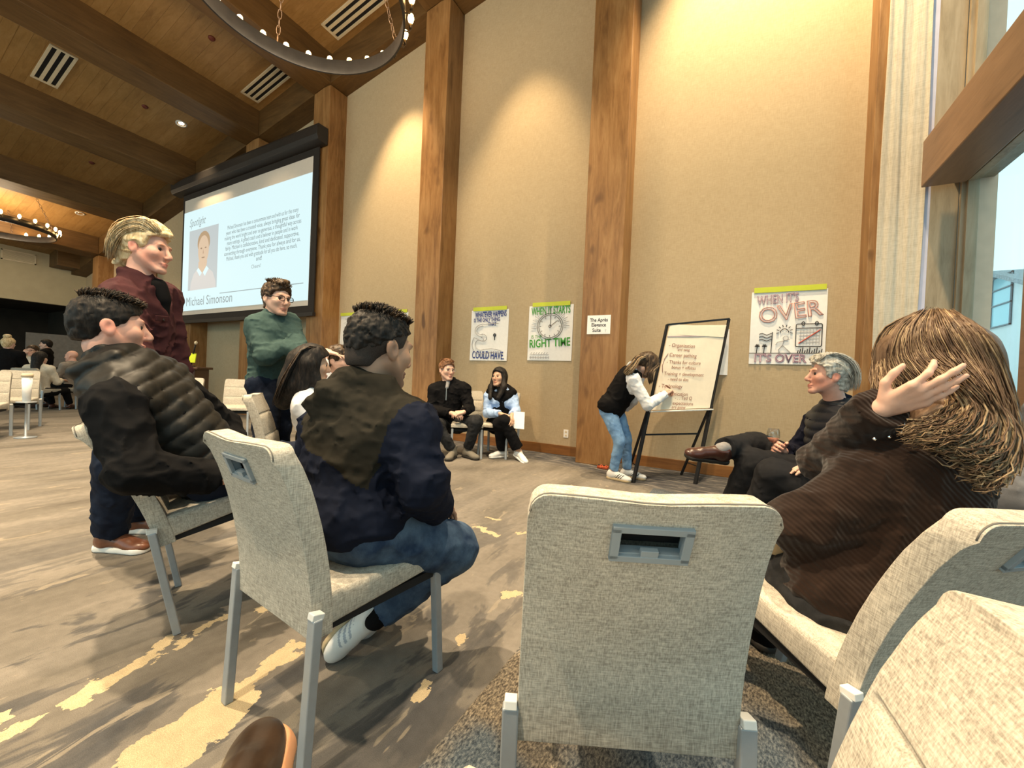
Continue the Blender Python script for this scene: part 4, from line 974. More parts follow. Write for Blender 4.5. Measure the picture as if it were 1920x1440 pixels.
class Person:
    """joints: head (centre), headR (frame), neck, pelvis, shL shR elL elR wrL wrR hipL hipR knL knR anL anR, toeL toeR (directions)"""
    def __init__(s, name_label, J, fem=False, hs=1.0, bulk=1.0, group=None, base=None):
        s.J = {k: np.array(v, float) for k, v in J.items()}; s.fem = fem; s.hs = hs; s.bulk = bulk
        b = base if base is not None else (s.J['pelvis'][0], s.J['pelvis'][1], 0.0)
        s.root = empty('person', tuple(map(float, b))); tag(s.root, name_label, 'person', group); s.inv = Matrix.Translation(-Vector(s.root.location))
        s.torso_frames()
    def put(s, o): o.matrix_parent_inverse = s.inv; return o
    def torso_frames(s):
        J = s.J; p, n = J['pelvis'], J['neck']; u = n-p; L = np.linalg.norm(u)
        rh = J['hipR']-J['hipL']; rs = J['shR']-J['shL']
        s.Rp = frame_up(u*0.5+np.array((0, 0, .2)), np.cross((0, 0, 1), rh)); s.Rc = frame_up(u, np.cross(u, rs)); s.u = u/L; s.L = L
        Rm = frame_up(u, np.cross(u, nrm(rh)+nrm(rs))); s.Rm = Rm
        w = s.bulk*(0.88 if s.fem else 1.0); k = L/0.52
        f = s.Rm[:, 1]
        s.torso = [(ell(p+u*.02, np.array((.165 if not s.fem else .178, .115, .115))*np.array((s.bulk, s.bulk, 1)), s.Rp), .03),
                   (ell(p+u*.30+f*.012, np.array((.148*w, .112*s.bulk, .16*k)), Rm), .05),
                   (ell(p+u*.62+f*.006, np.array((.162*w, .118*s.bulk, .185*k)), s.Rc), .06),
                   (cone(J['shL'], J['shR'], .062*w), .06),
                   (cone(n+u*.01-f*.01, J['shL']+s.u*.015, .052, .052*w), .04), (cone(n+u*.01-f*.01, J['shR']+s.u*.015, .052, .052*w), .04)]
        if s.fem: s.torso += [(ell(p+u*.66+f*.085+s.Rc[:, 0]*q*.075, (.065, .055, .065)), .05) for q in (-1, 1)]
        hb = J['head']-s.hs*(.07*s.J['headR'][:, 2]+.022*s.J['headR'][:, 1])
        s.neckp = [(cone(n-u*.04, hb, .062 if not s.fem else .052, .055 if not s.fem else .046), .03)]
        a = .9 if s.fem else 1.0
        s.arm = {q: [(cone(J['sh'+q], J['el'+q], .050*a, .040*a), .03), (cone(J['el'+q], J['wr'+q], .041*a, .027*a), .015)] for q in 'LR'}
        a = s.bulk
        s.leg = {q: [(cone(J['hip'+q], J['kn'+q], .088*a, .060*a), .04), (cone(J['kn'+q], J['an'+q], .056*a, .037), .02)] for q in 'LR'}
    def body(s, mat, vox=.006, hands=None, tint=None, legs=True, face=True):
        S = Shape(); J = s.J
        for p, k in s.torso+s.neckp: S.add(p, k)
        for q in 'LR':
            for p, k in s.arm[q]: S.add(p, k)
            if legs:
                for p, k in s.leg[q]: S.add(p, k)
        hp, hc = head_prims(J['head'], J['headR'], s.hs, s.fem)
        for p, k in hp: S.add(p, k)
        for p, k in hc: S.cut(p, k)
        for q in 'LR':
            if hands and q in hands:
                H = dict(hands[q]); d = H.pop('d'); n = H.pop('n')
                P = hand_prims(J['wr'+q], d, n, 1 if q == 'R' else -1, **H)
                for p in P: S.add(p, .006)
        c, R = J['head'], J['headR']
        def tf(V):
            L = (V-c) @ R/s.hs; t = np.ones((len(V), 3), np.float32)
            def blob(x, y, z, rx, ry, rz, col, ax=True):
                X = np.abs(L[:, 0]) if ax else L[:, 0]
                w = np.clip(1.6-1.2*np.sqrt(((X-x)/rx)**2+((L[:, 1]-y)/ry)**2+((L[:, 2]-z)/rz)**2), 0, 1)[:, None]
                t[:] = t*(1-w)+t*np.array(col)*w
            blob(0, .095, -.072, .025, .02, .013, (.80, .52, .52))
            blob(.033, .09, .024, .022, .02, .0055, (.45, .36, .3))
            blob(.031, .09, .004, .014, .02, .007, (.55, .48, .48))
            blob(.03, .10, -.045, .03, .03, .03, (1.0, .9, .88))
            if tint: tint(L, t, blob)
            return t
        o = skin_obj('body', S, vox, mat, s.root, tint_fn=tf); s.put(o)
        if face:
            for q in (-1, 1):
                e = B(); ctr = c+R @ (np.array((q*.031, .0765, .004))*s.hs)
                e.lathe(ctr, [(.0001, -.0115*s.hs)]+[(.0115*s.hs*math.sin(a), -.0115*s.hs*math.cos(a)) for a in np.linspace(.3, math.pi-.05, 8)], 10, axis=R[:, 1])
                n = len(e.f)
                for i in range(n):
                    if i >= 10*5: e.mi[i] = 1
                s.put(e.make('eye', s.root, [M_EYE, M_IRIS], True))
        return o
    def garment(s, name, mat, prims, vox=.008, g=.012, k=None, disp=None, clips=(), mat_fn=None, extra=(), cuts=()):
        S = Shape()
        for p, kk in prims: S.add(p, kk if k is None else k, g)
        for p, kk in extra: S.add(p, kk)
        if disp: S.disp(disp)
        for p, kk in cuts: S.cut(p, kk)
        for pt, n in clips: S.plane(pt, n)
        return s.put(skin_obj(name, S, vox, mat, s.root, mat_fn=mat_fn))
    def sleeve(s, q, end=.93, r=0.0):        # upper and lower sleeve, square at the cuff
        J = s.J; e, w = J['el'+q], J['wr'+q]; a = .9 if s.fem else 1.0
        return [(cone(J['sh'+q], e, (.054+r)*a, (.046+r)*a), .03), (cone(e, e+(w-e)*end, (.046+r)*a, (.034+r)*a, True), .015)]
    def trousers(s, q, end=.94, r=0.0, cuff=.0):
        J = s.J; k, a = J['kn'+q], J['an'+q]
        return [(cone(J['hip'+q], k, .090*s.bulk+r, .064*s.bulk+r), .04), (cone(k, k+(a-k)*end, .060*s.bulk+r, .045+r+cuff, True), .02)]
    def shoe(s, q, mat, sole, vox=.006, size=1.0, tall=False, sole_h=.024, name='shoe', pitch=0.0, mat_fn=None):
        J = s.J; t = nrm(J['toe'+q]); a = J['an'+q]
        up = np.array((0, 0, 1.0)) if 'up'+q not in J else nrm(J['up'+q]); R = frame(t, up); o = a-R[:, 2]*.085*size
        T = lambda x, y, z: o+R @ (np.array((y, x, z))*size)
        E = lambda x, y, z, rx, ry, rz: ell(T(x, y, z), np.array((ry, rx, rz))*size, R)
        S = Shape().add(E(-.028, 0, .045, .048, .036, .05), .02).add(cone(T(0, 0, .062), T(.10, 0, .042), .042*size, .036*size), .03)
        S.add(E(.145, 0, .030, .062, .043, .033), .03).add(cone(T(-.008, 0, .05), T(-.004, 0, .145 if tall else .088), .042*size, .043*size if not tall else .047*size, True), .02)
        S.plane(T(0, 0, .010), -R[:, 2])
        if mat_fn == 'stripes':
            def mat_fn(V):
                L = (V-o) @ R/size; w = (L[:, 1]-.9*(L[:, 2]-.04)); return ((np.abs(L[:, 0]) > .020) & (w > .035) & (w < .115) & (np.mod(w, .026) < .011) & (L[:, 2] > .02) & (L[:, 2] < .075)).astype(int)
        ob = s.put(skin_obj(name, S, vox, mat, s.root, mat_fn=mat_fn))
        if isinstance(mat, list):
            lb = B()
            for k in range(5): c_ = T(.045+.022*k, 0, .084-.0085*k); lb.bar(c_-R[:, 0]*.020*size, c_+R[:, 0]*.020*size, .007*size, .004*size, up=R[:, 2])
            l_ = lb.make('laces', ob, mat[2]); l_['kind'] = 'stuff'
        Q = Shape().add(cone(T(-.032, 0, .012), T(.05, 0, .012), .043*size, .036*size), .02).add(cone(T(.05, 0, .012), T(.155, 0, .012), .038*size, .047*size), .02)
        Q.plane(T(0, 0, 0), -R[:, 2]).plane(T(0, 0, sole_h/size), R[:, 2])
        so = skin_obj('sole', Q, vox, sole, ob, smooth=0); so.matrix_parent_inverse = s.inv if False else ob.matrix_world.inverted()
        so.matrix_parent_inverse = (Matrix.Translation(s.root.location) @ s.inv).inverted()
        return ob
    def hair(s, mat, thick=.016, top=.01, vox=.005, line=None, noise=(90, .004), extra=(), flow=(1, 1, 1), seed=0, back=-.075, front=.058, side=.004, k=.02, mat_fn=None, cuts=()):
        c, R, h = s.J['head'], s.J['headR'], s.hs
        T = lambda x, y, z: c+R @ (np.array((x, y, z))*h)
        S = Shape().add(ell(T(0, -.014, .036), np.array((.074+thick, .094+thick, .082+thick))*h, R), .01)
        S.add(ell(T(0, -.002, .036+top), np.array((.066+thick, .085+thick*.9, .078+thick))*h, R), .02)
        S.add(cone(T(0, -.06, .0), T(0, -.062, back+.03), (.05+thick*.5)*h, (.045+thick*.4)*h), .02)
        for q in (-1, 1): S.cut(ell(T(q*.093, .0, -.014), np.array((.022, .030, .040))*h, R), .006)
        def ln(X, Y, Z):
            x = X-c[0]; y = Y-c[1]; z = Z-c[2]
            ly = (x*R[0, 1]+y*R[1, 1]+z*R[2, 1])/h; lz = (x*R[0, 2]+y*R[1, 2]+z*R[2, 2])/h
            zl = np.interp(ly, [-.12, -.05, -.022, .010, .036, .050, .075, .10], [back, back+.004, side-.02, side, side+.012, front-.012, front, front+.02])
            return (zl-lz)*h*.8
        S.clip(line or ln)
        fr, am = noise
        def dn(X, Y, Z):
            x = X-c[0]; y = Y-c[1]; z = Z-c[2]
            a = [x*R[0, i]+y*R[1, i]+z*R[2, i] for i in range(3)]
            return am*(vnoise(a[0]*fr*flow[0]+seed, a[1]*fr*flow[1]+9, a[2]*fr*flow[2]+31)+.6*vnoise(a[0]*fr*2.1*flow[0]+5+seed, a[1]*fr*2.1*flow[1], a[2]*fr*2.1*flow[2]+3))
        S2 = S
        for p, kk in extra: S2.add(p, kk)
        for p, kk in cuts: S2.cut(p, kk)
        S2.disp(dn)
        return s.put(skin_obj('hair', S2, vox, mat, s.root, mat_fn=mat_fn, smooth=0 if vox < .005 else 1))
    def H(s, x, y, z): return s.J['head']+s.J['headR'] @ (np.array((x, y, z))*s.hs)
    def glasses(s, mat, r=.0018):
        e = B()
        for q in (-1, 1):
            e.tube([s.H(q*(.033+.024*math.cos(a)), .108-.004*abs(math.cos(a)), .002+.016*max(-1, min(1, 1.25*math.sin(a)))) for a in np.linspace(0, 2*math.pi, 17)[:-1]], r, 5, closed=True)
            e.tube([s.H(q*.057, .106, .008), s.H(q*.074, .06, .010), s.H(q*.083, .0, .010), s.H(q*.080, -.02, -.004)], r, 5)
        e.tube([s.H(-.009, .112, .006), s.H(0, .116, .009), s.H(.009, .112, .006)], r, 5)
        return s.put(e.make('eyeglasses', s.root, mat, True))
def folds(scale=14, amp=.006, seed=0, st=(1, 1, 1)):
    def f(X, Y, Z):
        x, y, z = X*scale*st[0], Y*scale*st[1], Z*scale*st[2]
        a = vnoise(x*.5+seed, y*.5+seed*2, z*.5+1); w = a*1.2
        r1 = 1-np.abs(vnoise(x+w+3+seed, y+11-w, z*1.3+seed+w)); r2 = 1-np.abs(vnoise(x*1.9+w, y*1.9+seed, z*2.3+5-w))
        return amp*(1.5*r1**4+.7*r2**4-.6+.5*a)
    return f
# ------------------------------------------------------------------ people
def skin_mat(name, col):
    m, nt, b = new_mat(name)
    at_ = nt.nodes.new('ShaderNodeAttribute'); at_.attribute_name = 'Tint'
    n = _noise(nt, _coords(nt, (1, 1, 1)), 30, 4)
    c = _ramp(nt, n, ((.3, tuple(k*.92 for k in col)), (.7, tuple(min(1, k*1.06) for k in col))))
    nt.links.new(_mix(nt, 1.0, c, at_.outputs['Color'], 'MULTIPLY'), b.inputs['Base Color'])
    b.inputs['Roughness'].default_value = .5; b.inputs['Specular IOR Level'].default_value = .35
    b.inputs['Subsurface Weight'].default_value = .06; b.inputs['Subsurface Radius'].default_value = (.5, .2, .1); b.inputs['Subsurface Scale'].default_value = .01
    return m
SK_FAIR = skin_mat('fair_skin', (.66, .40, .30)); SK_ROSY = skin_mat('rosy_skin', (.68, .37, .28)); SK_TAN = skin_mat('tan_skin', (.40, .235, .155)); SK_OLIVE = skin_mat('olive_skin', (.52, .32, .22))
M_EYE = solid('eye_white', (.62, .58, .55), .25, var=.03); M_IRIS = solid('dark_iris', (.03, .022, .018), .2)
def hair_mat(name, lo, mid, hi, s=70, st=(1, 1, .25), rough=.45):
    m, nt, b = new_mat(name); f = _noise(nt, _coords(nt, st), s, 4, .65, .4)
    nt.links.new(_ramp(nt, f, ((.33, lo), (.5, mid), (.68, hi))), b.inputs['Base Color']); b.inputs['Roughness'].default_value = rough
    b.inputs['Specular IOR Level'].default_value = .22; _bump(nt, b, f, .5, .004); return m
H_DARK = hair_mat('near_black_hair', (.005, .004, .004), (.011, .009, .008), (.030, .022, .017), rough=.6); H_BROWN = hair_mat('dark_brown_hair', (.018, .011, .007), (.045, .027, .016), (.12, .075, .04))
H_BLOND = hair_mat('blond_hair', (.34, .23, .11), (.60, .44, .24), (.78, .64, .43)); H_GREY = hair_mat('silver_hair', (.26, .24, .20), (.50, .48, .43), (.68, .66, .61)); H_ASH = hair_mat('ash_blond_hair', (.22, .17, .10), (.42, .34, .22), (.60, .52, .38)); H_RED = hair_mat('auburn_hair', (.085, .036, .016), (.19, .088, .042), (.29, .155, .08))
H_L1 = hair_mat('long_hair_brown', (.060, .036, .022), (.115, .070, .043), (.18, .115, .072), 60); H_L2 = hair_mat('long_hair_light', (.11, .070, .040), (.20, .132, .078), (.32, .225, .14), 60); H_L3 = hair_mat('long_hair_gold', (.18, .12, .065), (.32, .225, .13), (.46, .345, .21), 60)
def cloth(name, col, rough=.85, bump=.25, var=.10, scale=40, sheen=.0): return solid(name, col, rough, 0, var, scale, (1, 1, 1), bump, 900, .08, sheen)
C_NAVY = cloth('navy_jersey', (.0065, .0092, .020)); C_OLIVE = cloth('black_olive_jersey', (.018, .016, .012)); C_BLACK = cloth('black_knit', (.0065, .006, .0065)); C_BLACKW = cloth('black_wool', (.0055, .0055, .0062))
C_PUFF = solid('quilted_nylon', (.0095, .0092, .0082), .52, 0, .12, 30, (1, 1, 1), .1, 300, .22); C_MAROON = cloth('maroon_twill', (.050, .018, .020), var=.16, scale=25); C_GREEN = cloth('green_knit', (.040, .070, .066), var=.12, scale=60)
def denim(name, a, b_): 
    m, nt, b = new_mat(name); big = _noise(nt, _coords(nt, (1, 1, 1)), 11, 3, .6); fine = _noise(nt, _coords(nt, (1, 1, .2)), 700, 2)
    c = _ramp(nt, big, ((.35, a), (.68, b_))); c = _mix(nt, .25, c, _ramp(nt, fine, ((.35, (.3, .3, .3)), (.65, (.75, .75, .75)))), 'OVERLAY'); nt.links.new(c, b.inputs['Base Color']); b.inputs['Roughness'].default_value = .85
    b.inputs['Specular IOR Level'].default_value = .15; _bump(nt, b, fine, .2, .001); return m
D_BLUE = denim('mid_blue_denim', (.018, .035, .075), (.080, .125, .19)); D_DARK = denim('dark_denim', (.0045, .007, .017), (.012, .019, .038)); D_LIGHT = denim('light_blue_denim', (.14, .26, .46), (.24, .40, .62)); D_GREY = denim('charcoal_denim', (.011, .0115, .013), (.032, .033, .036))
C_CHAR = cloth('charcoal_trousers', (.017, .017, .019)); C_TROU = cloth('black_trousers', (.006, .006, .007)); C_WHITE = cloth('white_jersey', (.72, .72, .74), var=.04); C_BLUE = cloth('pale_blue_shirt', (.34, .47, .72), var=.06); C_GREYSH = cloth('grey_tee', (.26, .25, .25)); C_CREAM = cloth('cream_knit', (.62, .56, .46), var=.08)
S_BROWN = solid('brown_leather', (.17, .062, .032), .32, 0, .25, 25, spec=.5); S_OX = solid('oxblood_leather', (.055, .020, .014), .28, 0, .2, 25, spec=.5); S_GREY = solid('grey_suede', (.15, .135, .11), .75); S_WHITE = solid('white_leather', (.70, .69, .67), .45, var=.05); S_SILVER = solid('silver_stripe', (.36, .38, .42), .4, var=.05); S_SOLE = solid('white_sole', (.74, .73, .70), .6, var=.03); S_GUM = solid('gum_sole', (.42, .33, .20), .6); S_DSOLE = solid('dark_sole', (.02, .018, .016), .7)
def rib_mat():
    m, nt, b = new_mat('brown_rib_knit'); n = _noise(nt, _coords(nt, (1, 1, 1)), 22, 3)
    nt.links.new(_ramp(nt, n, ((.3, (.0115, .0056, .0036)), (.7, (.019, .0095, .006)))), b.inputs['Base Color']); b.inputs['Roughness'].default_value = .9; b.inputs['Specular IOR Level'].default_value = .12
    w = nt.nodes.new('ShaderNodeTexWave'); w.wave_type = 'BANDS'; w.bands_direction = 'Z'; w.inputs['Scale'].default_value = 30; w.inputs['Distortion'].default_value = 1.2; w.inputs['Detail'].default_value = 1.0; w.inputs['Detail Scale'].default_value = 1.5
    mp = nt.nodes.new('ShaderNodeMapping'); tc = nt.nodes.new('ShaderNodeTexCoord'); mp.inputs['Rotation'].default_value = (.5, -.75, 0); nt.links.new(tc.outputs['Object'], mp.inputs[0]); nt.links.new(mp.outputs[0], w.inputs['Vector'])
    _bump(nt, b, w.outputs['Fac'], .40, .004); b.inputs['Sheen Weight'].default_value = .15; return m
C_RIB = rib_mat()
RH = np.array((CR[0], CR[1], 0)); RH = RH/np.linalg.norm(RH); FH = np.array((CF[0], CF[1], 0)); FH = FH/np.linalg.norm(FH)
def wd(r, f, u=0.0): return nrm(RH*r+FH*f+np.array((0, 0, u)))
def seated_legs(pelvis, f, spread=.11, thigh=.42, out=.12, foot=.06, knee_z=None):
    p = np.array(pelvis, float); f = nrm(f); r = np.cross(f, (0, 0, 1)); J = {}
    for q, s in (('L', -1), ('R', 1)):
        h = p+r*s*.095; k = h+f*thigh+r*s*spread*.4; k[2] = knee_z or p[2]+.01; a = k+f*out+r*s*.01; a[2] = .09
        J['hip'+q], J['kn'+q], J['an'+q], J['toe'+q] = h, k, a, nrm(f+r*s*.15)
    return J
def strand_bundle(guides, n, jitter, r0, r1, seg=9, sides=4, wave=.006, mats=3, rng=None, lw=(.45, .35, .2)):
    """guides: list of polylines (equal point counts) describing the flow of the hair"""
    rng = rng or np.random.RandomState(5); b = B(); G = np.array(guides, float)
    for i in range(n):
        u = rng.rand()*(len(G)-1); a = int(u); t = u-a; P = G[a]*(1-t)+G[min(a+1, len(G)-1)]*t
        off = rng.randn(3)*jitter; ph = rng.rand()*6.28; fr = 2+rng.rand()*2; wv = wave*(.4+rng.rand()); s0 = rng.rand()*.15; s1 = .8+rng.rand()*.2
        pts = []; wx = nrm(rng.randn(3)); m_ = len(P)
        for k in range(seg):
            s = (s0+(s1-s0)*k/(seg-1))*(m_-1); j = min(int(s), m_-2); tt = s-j
            p0 = P[max(j-1, 0)]; p1 = P[j]; p2 = P[j+1]; p3 = P[min(j+2, m_-1)]
            q = .5*((2*p1)+(-p0+p2)*tt+(2*p0-5*p1+4*p2-p3)*tt*tt+(-p0+3*p1-3*p2+p3)*tt**3)
            pts.append(q+off*(.5+.7*k/seg)+wx*wv*math.sin(ph+fr*k*.75)*k/seg)
        rr = [(r0+(r1-r0)*k/(seg-1))*(.35 if k == 0 else 1) for k in range(seg)]; rr[-1] *= .2
        mi = rng.choice(mats, p=lw[:mats]) if mats > 1 else 0
        b.tube(pts, rr, sides, mi=int(mi))
    return b
def tufts(P, n, reg, L, r, dirn, mats, seed=1, name='tuft'):
    """short upright locks over the crown; reg in head units"""
    rng = np.random.RandomState(seed); b = B(); R = P.J['headR']
    for i in range(n):
        a = rng.rand()*6.28; q = math.sqrt(rng.rand()); x, y = reg[0]*q*math.cos(a), reg[1]+reg[2]*q*math.sin(a)
        z = .036+reg[3]*math.sqrt(max(0, 1-(x/.105)**2-((y+.014)/.125)**2))
        p = P.H(x, y, z); nrm_ = R @ nrm((x*.9, (y+.01)*.8, .07)); d = nrm(nrm_+R @ (np.array(dirn)+rng.randn(3)*.35)); l = L*(.6+.7*rng.rand())*P.hs
        s = nrm(np.cross(d, rng.randn(3)))
        b.tube([p-nrm_*.004, p+nrm_*l*.3+d*l*.35+s*l*.1, p+d*l*.8+nrm_*l*.15+s*l*.28], [r, r*.9, r*.25], 4, mi=int(rng.randint(mats)))
    return b

# 1 ---- man in the navy and black hoodie, back to the camera
f = np.array((.10, .995, 0)); pel = np.array((-1.075, .875, .535)); r = np.cross(f, (0, 0, 1)); nk = at(694, 742, 1.345)
J = dict(pelvis=pel, neck=nk, head=at(713, 654, 1.36), headR=frame(wd(.60, .80, -.10), (0, 0, 1)), shL=at(612, 812, 1.44), shR=at(764, 806, 1.25),
         elL=at(575, 930, 1.55), elR=at(792, 905, 1.19), wrL=at(690, 960, 1.62), wrR=at(816, 952, 1.36), hipL=pel-r*.10, hipR=pel+r*.10+f*.02,
         knL=at(705, 1010, 1.70), knR=at(850, 1028, 1.46), anL=at(742, 1130, 1.52), anR=at(704, 1158, 1.40), toeL=at(690, 1190, 1.50)-at(742, 1130, 1.52), toeR=at(640, 1240, 1.36)-at(704, 1158, 1.40))
J['upR'] = wd(.75, -.35, .35); J['upL'] = wd(.6, -.1, .6)
P = Person('seated man in a navy hoodie with a black yoke, seen from behind', J, hs=1.07, bulk=1.12)
P.body(SK_TAN, .0055, hands={'R': dict(d=wd(.2, .8, -.3), n=(0, 0, -1), curl=(.4,)*4), 'L': dict(d=wd(.8, .4, -.2), n=(0, 0, -1))},
       tint=lambda L, t, blob: (blob(.05, .03, -.09, .06, .07, .04, (.62, .60, .60)), blob(0, .09, -.09, .04, .03, .03, (.6, .58, .58)), blob(.075, -.05, -.01, .03, .07, .05, (.62, .62, .64)), blob(0, -.09, -.05, .07, .05, .06, (.72, .70, .70))))
u = P.u; Rc = P.Rc; C = lambda x, y, z: nk+Rc @ np.array((x, y, z))
hood = [(cone(C(-.095, .06, .01), C(-.10, -.03, .035), .030, .040), .03), (cone(C(-.10, -.03, .035), C(0, -.085, .03), .040, .040), .03), (cone(C(0, -.085, .03), C(.09, -.02, .02), .040, .036), .03), (cone(C(.09, -.02, .02), C(.085, .07, -.02), .036, .026), .03),
        (cone(C(-.13, -.045, -.01), C(-.03, -.115, -.02), .045, .045), .02), (cone(C(-.03, -.115, -.02), C(.07, -.08, -.03), .045, .032), .02), (ell(C(-.07, -.11, -.06), (.085, .040, .05), Rc), .02)]
def yoke(V):
    L = (V-nk) @ Rc; x = L[:, 0]; line = np.where(x < .165, -.205-.34*x+.010*np.sin(x*30), -.261+5.0*(x-.165)); line = np.where(x < -.205, -.06, line)
    return np.where(L[:, 2] > line, 0, 1)
fo = folds(11, .008, 2); 
P.garment('hoodie', [C_OLIVE, C_NAVY], P.torso[:1]+P.torso[1:]+P.sleeve('R', .97, .010)+P.sleeve('L', .97, .008), .0065, .020, disp=lambda X, Y, Z: fo(X, Y, Z)+.5*folds(24, .005, 5, (1, 1, 1.6))(X, Y, Z), extra=hood+[(ell(pel*.5+J['hipR']*.5+np.array((0, .01, .05)), (.165, .15, .105), P.Rp), .05)], mat_fn=yoke, clips=[(pel-np.array((0, 0, .035)), (0, 0, -1))])
P.garment('jeans', D_BLUE, [P.torso[0]]+P.trousers('R', .92, .008)+P.trousers('L', .92, .008), .007, .006, disp=folds(11, .005, 3), clips=[(pel+np.array((0, 0, .10)), (0, 0, 1))])
for q in 'RL': P.garment('sock', C_BLACK, [(cone(J['kn'+q]*.3+J['an'+q]*.7, J['an'+q], .046, .040), .01)], .007, .0); P.shoe(q, [S_WHITE, S_SILVER, S_WHITE], S_GUM, .0045, 1.02, mat_fn='stripes')
def skull_line(X, Y, Z, P=P):
    c, R, h = P.J['head'], P.J['headR'], P.hs; x = X-c[0]; y = Y-c[1]; z = Z-c[2]
    ly = (x*R[0, 1]+y*R[1, 1]+z*R[2, 1])/h; lz = (x*R[0, 2]+y*R[1, 2]+z*R[2, 2])/h
    return (np.interp(ly, [-.12, -.06, -.03, .01, .04, .06, .09], [-.02, -.01, .02, .035, .045, .055, .07])-lz)*h*.8
P.hair(H_DARK, .008, .008, .0045, noise=(85, .006), line=skull_line)
P.hair(solid('clipped_stubble', (.035, .026, .022), .8, var=.3, scale=300), .004, .0, .005, noise=(200, .001), back=-.068, side=-.005).name = 'clipped_sides'
P.put(tufts(P, 900, (.080, -.005, .088, .088), .015, .0020, (.25, .45, .1), 2, 3).make('curls', P.root, [H_DARK, H_BROWN], True))

# 2 ---- man in the quilted vest, tipped back on his chair
f = nrm((.385, .923, 0)); pel = np.array((-1.95, .925, .545)); nk = at(215, 690, 1.56)
J = dict(pelvis=pel, neck=nk, head=at(207, 614, 1.56), headR=frame(wd(.66, .75, .02), (-.05, 0, 1)), shR=at(222, 762, 1.42), shL=at(305, 716, 1.74), elR=at(250, 882, 1.36), wrR=at(408, 898, 1.56),
         elL=at(420, 800, 2.02), wrL=at(460, 890, 1.90)); J.update(seated_legs(pel, f, .14))
P = Person('seated man in a black quilted vest leaning back, dark hair, seen from behind', J, hs=1.02, bulk=1.0)
P.body(SK_ROSY, .006, hands={'R': dict(d=wd(.8, .5, -.1), n=wd(0, -.2, -1), curl=(.5,)*4), 'L': dict(d=wd(.3, -.5, -.5), n=(0, 0, -1))}, tint=lambda L, t, blob: (blob(.06, .04, -.07, .04, .06, .05, (.86, .76, .72)), blob(.078, -.012, -.006, .02, .03, .035, (1.05, .82, .80))))
P.garment('sweater', C_BLACKW, P.torso+P.sleeve('R', .96, .012)+P.sleeve('L', .95, .010), .007, .014, disp=folds(14, .008, 4))
Rm, u = P.Rm, P.u
def quilt(X, Y, Z, p=pel, R=P.Rm):
    s = (X-p[0])*R[0, 2]+(Y-p[1])*R[1, 2]+(Z-p[2])*R[2, 2]; x = (X-p[0])*R[0, 0]+(Y-p[1])*R[1, 0]+(Z-p[2])*R[2, 0]
    return .011*np.sqrt(np.abs(np.sin((s+.012*vnoise(X*9, Y*9, Z*9)+.03*x)*math.pi/.056)))-.009+.005*vnoise(X*30, Y*30, Z*30)
C = lambda x, y, z: nk+P.Rc @ np.array((x, y, z))
col = [(cone(C(-.08, .06, .0), C(-.075, -.05, .03), .030, .034), .02), (cone(C(-.075, -.05, .03), C(.075, -.05, .03), .034, .034), .02), (cone(C(.075, -.05, .03), C(.085, .07, .015), .034, .028), .02),
       (cone(C(-.12, -.04, -.05), C(-.02, -.11, -.035), .052, .055), .02), (cone(C(-.02, -.11, -.035), C(.10, -.05, -.05), .055, .050), .02), (cone(C(.10, -.05, -.05), C(.12, .08, -.09), .050, .045), .02)]
armholes = [(ell(J['sh'+q]+(J['el'+q]-J['sh'+q])*.25, np.array((.075, .075, .13)), frame_up(J['el'+q]-J['sh'+q], (0, 1, 0.2))), .02) for q in 'R']
P.garment('vest', C_PUFF, P.torso[:3]+[(cone(nk-u*.03, J['shR']-(J['shR']-J['shL'])*.10, .085, .070), .05), (cone(nk-u*.03, J['shL'], .085, .075), .05)],   .0065, .030, disp=quilt, extra=col, cuts=armholes, clips=[(pel-u*.01, -u)])
P.garment('jeans', D_DARK, [P.torso[0]]+P.trousers('R', .93, .010)+P.trousers('L', .93, .010), .010, .008, disp=folds(16, .006, 3))
B().obox(at(335+118, 937, 1.60), (wd(1, .3, .3), wd(-.2, .3, 1), wd(-.3, 1, 0)), (.028, .012, .003)).make('leather_patch', P.root, S_BROWN).matrix_parent_inverse = P.inv
for q in 'RL': P.shoe(q, S_BROWN, S_SOLE, .009)
P.hair(H_DARK, .008, .008, .005, noise=(80, .004), back=-.055, side=.0, front=.050)
P.put(tufts(P, 1100, (.075, .005, .090, .090), .019, .0017, (.1, .9, .0), 2, 5).make('tousled_top', P.root, [H_DARK, H_BROWN], True))

# 3 ---- standing blond man in a maroon overshirt
J = dict(pelvis=at(248, 752, 2.20), neck=at(262, 530, 2.15), head=at(276, 468, 2.15), headR=frame(wd(.97, .12, -.05), wd(-.06, 0, 1)), shR=at(225, 566, 2.02), shL=at(305, 558, 2.36), elR=at(262, 690, 1.96), wrR=at(318, 770, 2.05), elL=at(330, 690, 2.40), wrL=at(335, 775, 2.35),
         hipR=at(240, 762, 2.12), hipL=at(262, 760, 2.30), knR=at(222, 872, 2.10), knL=at(268, 872, 2.34), anR=at(206, 998, 2.17), anL=at(258, 968, 2.42), toeR=wd(1, -.05), toeL=wd(1, .1))
for q in 'RL': J['an'+q][2] = .09
P = Person('standing blond man in a maroon overshirt and dark trousers, in profile', J, hs=1.01, bulk=1.02)
P.body(SK_ROSY, .006, hands={'R': dict(d=wd(.5, .3, -.7), n=wd(-.5, .5, 0)), 'L': dict(d=wd(.2, 0, -1), n=wd(0, -1, 0))}, tint=lambda L, t, blob: (blob(.05, .05, -.05, .03, .04, .04, (1.05, .84, .80)), blob(.078, -.01, 0, .02, .03, .04, (1.05, .78, .75))))
nk, Rc, u = J['neck'], P.Rc, P.u; C = lambda x, y, z: nk+Rc @ np.array((x, y, z))
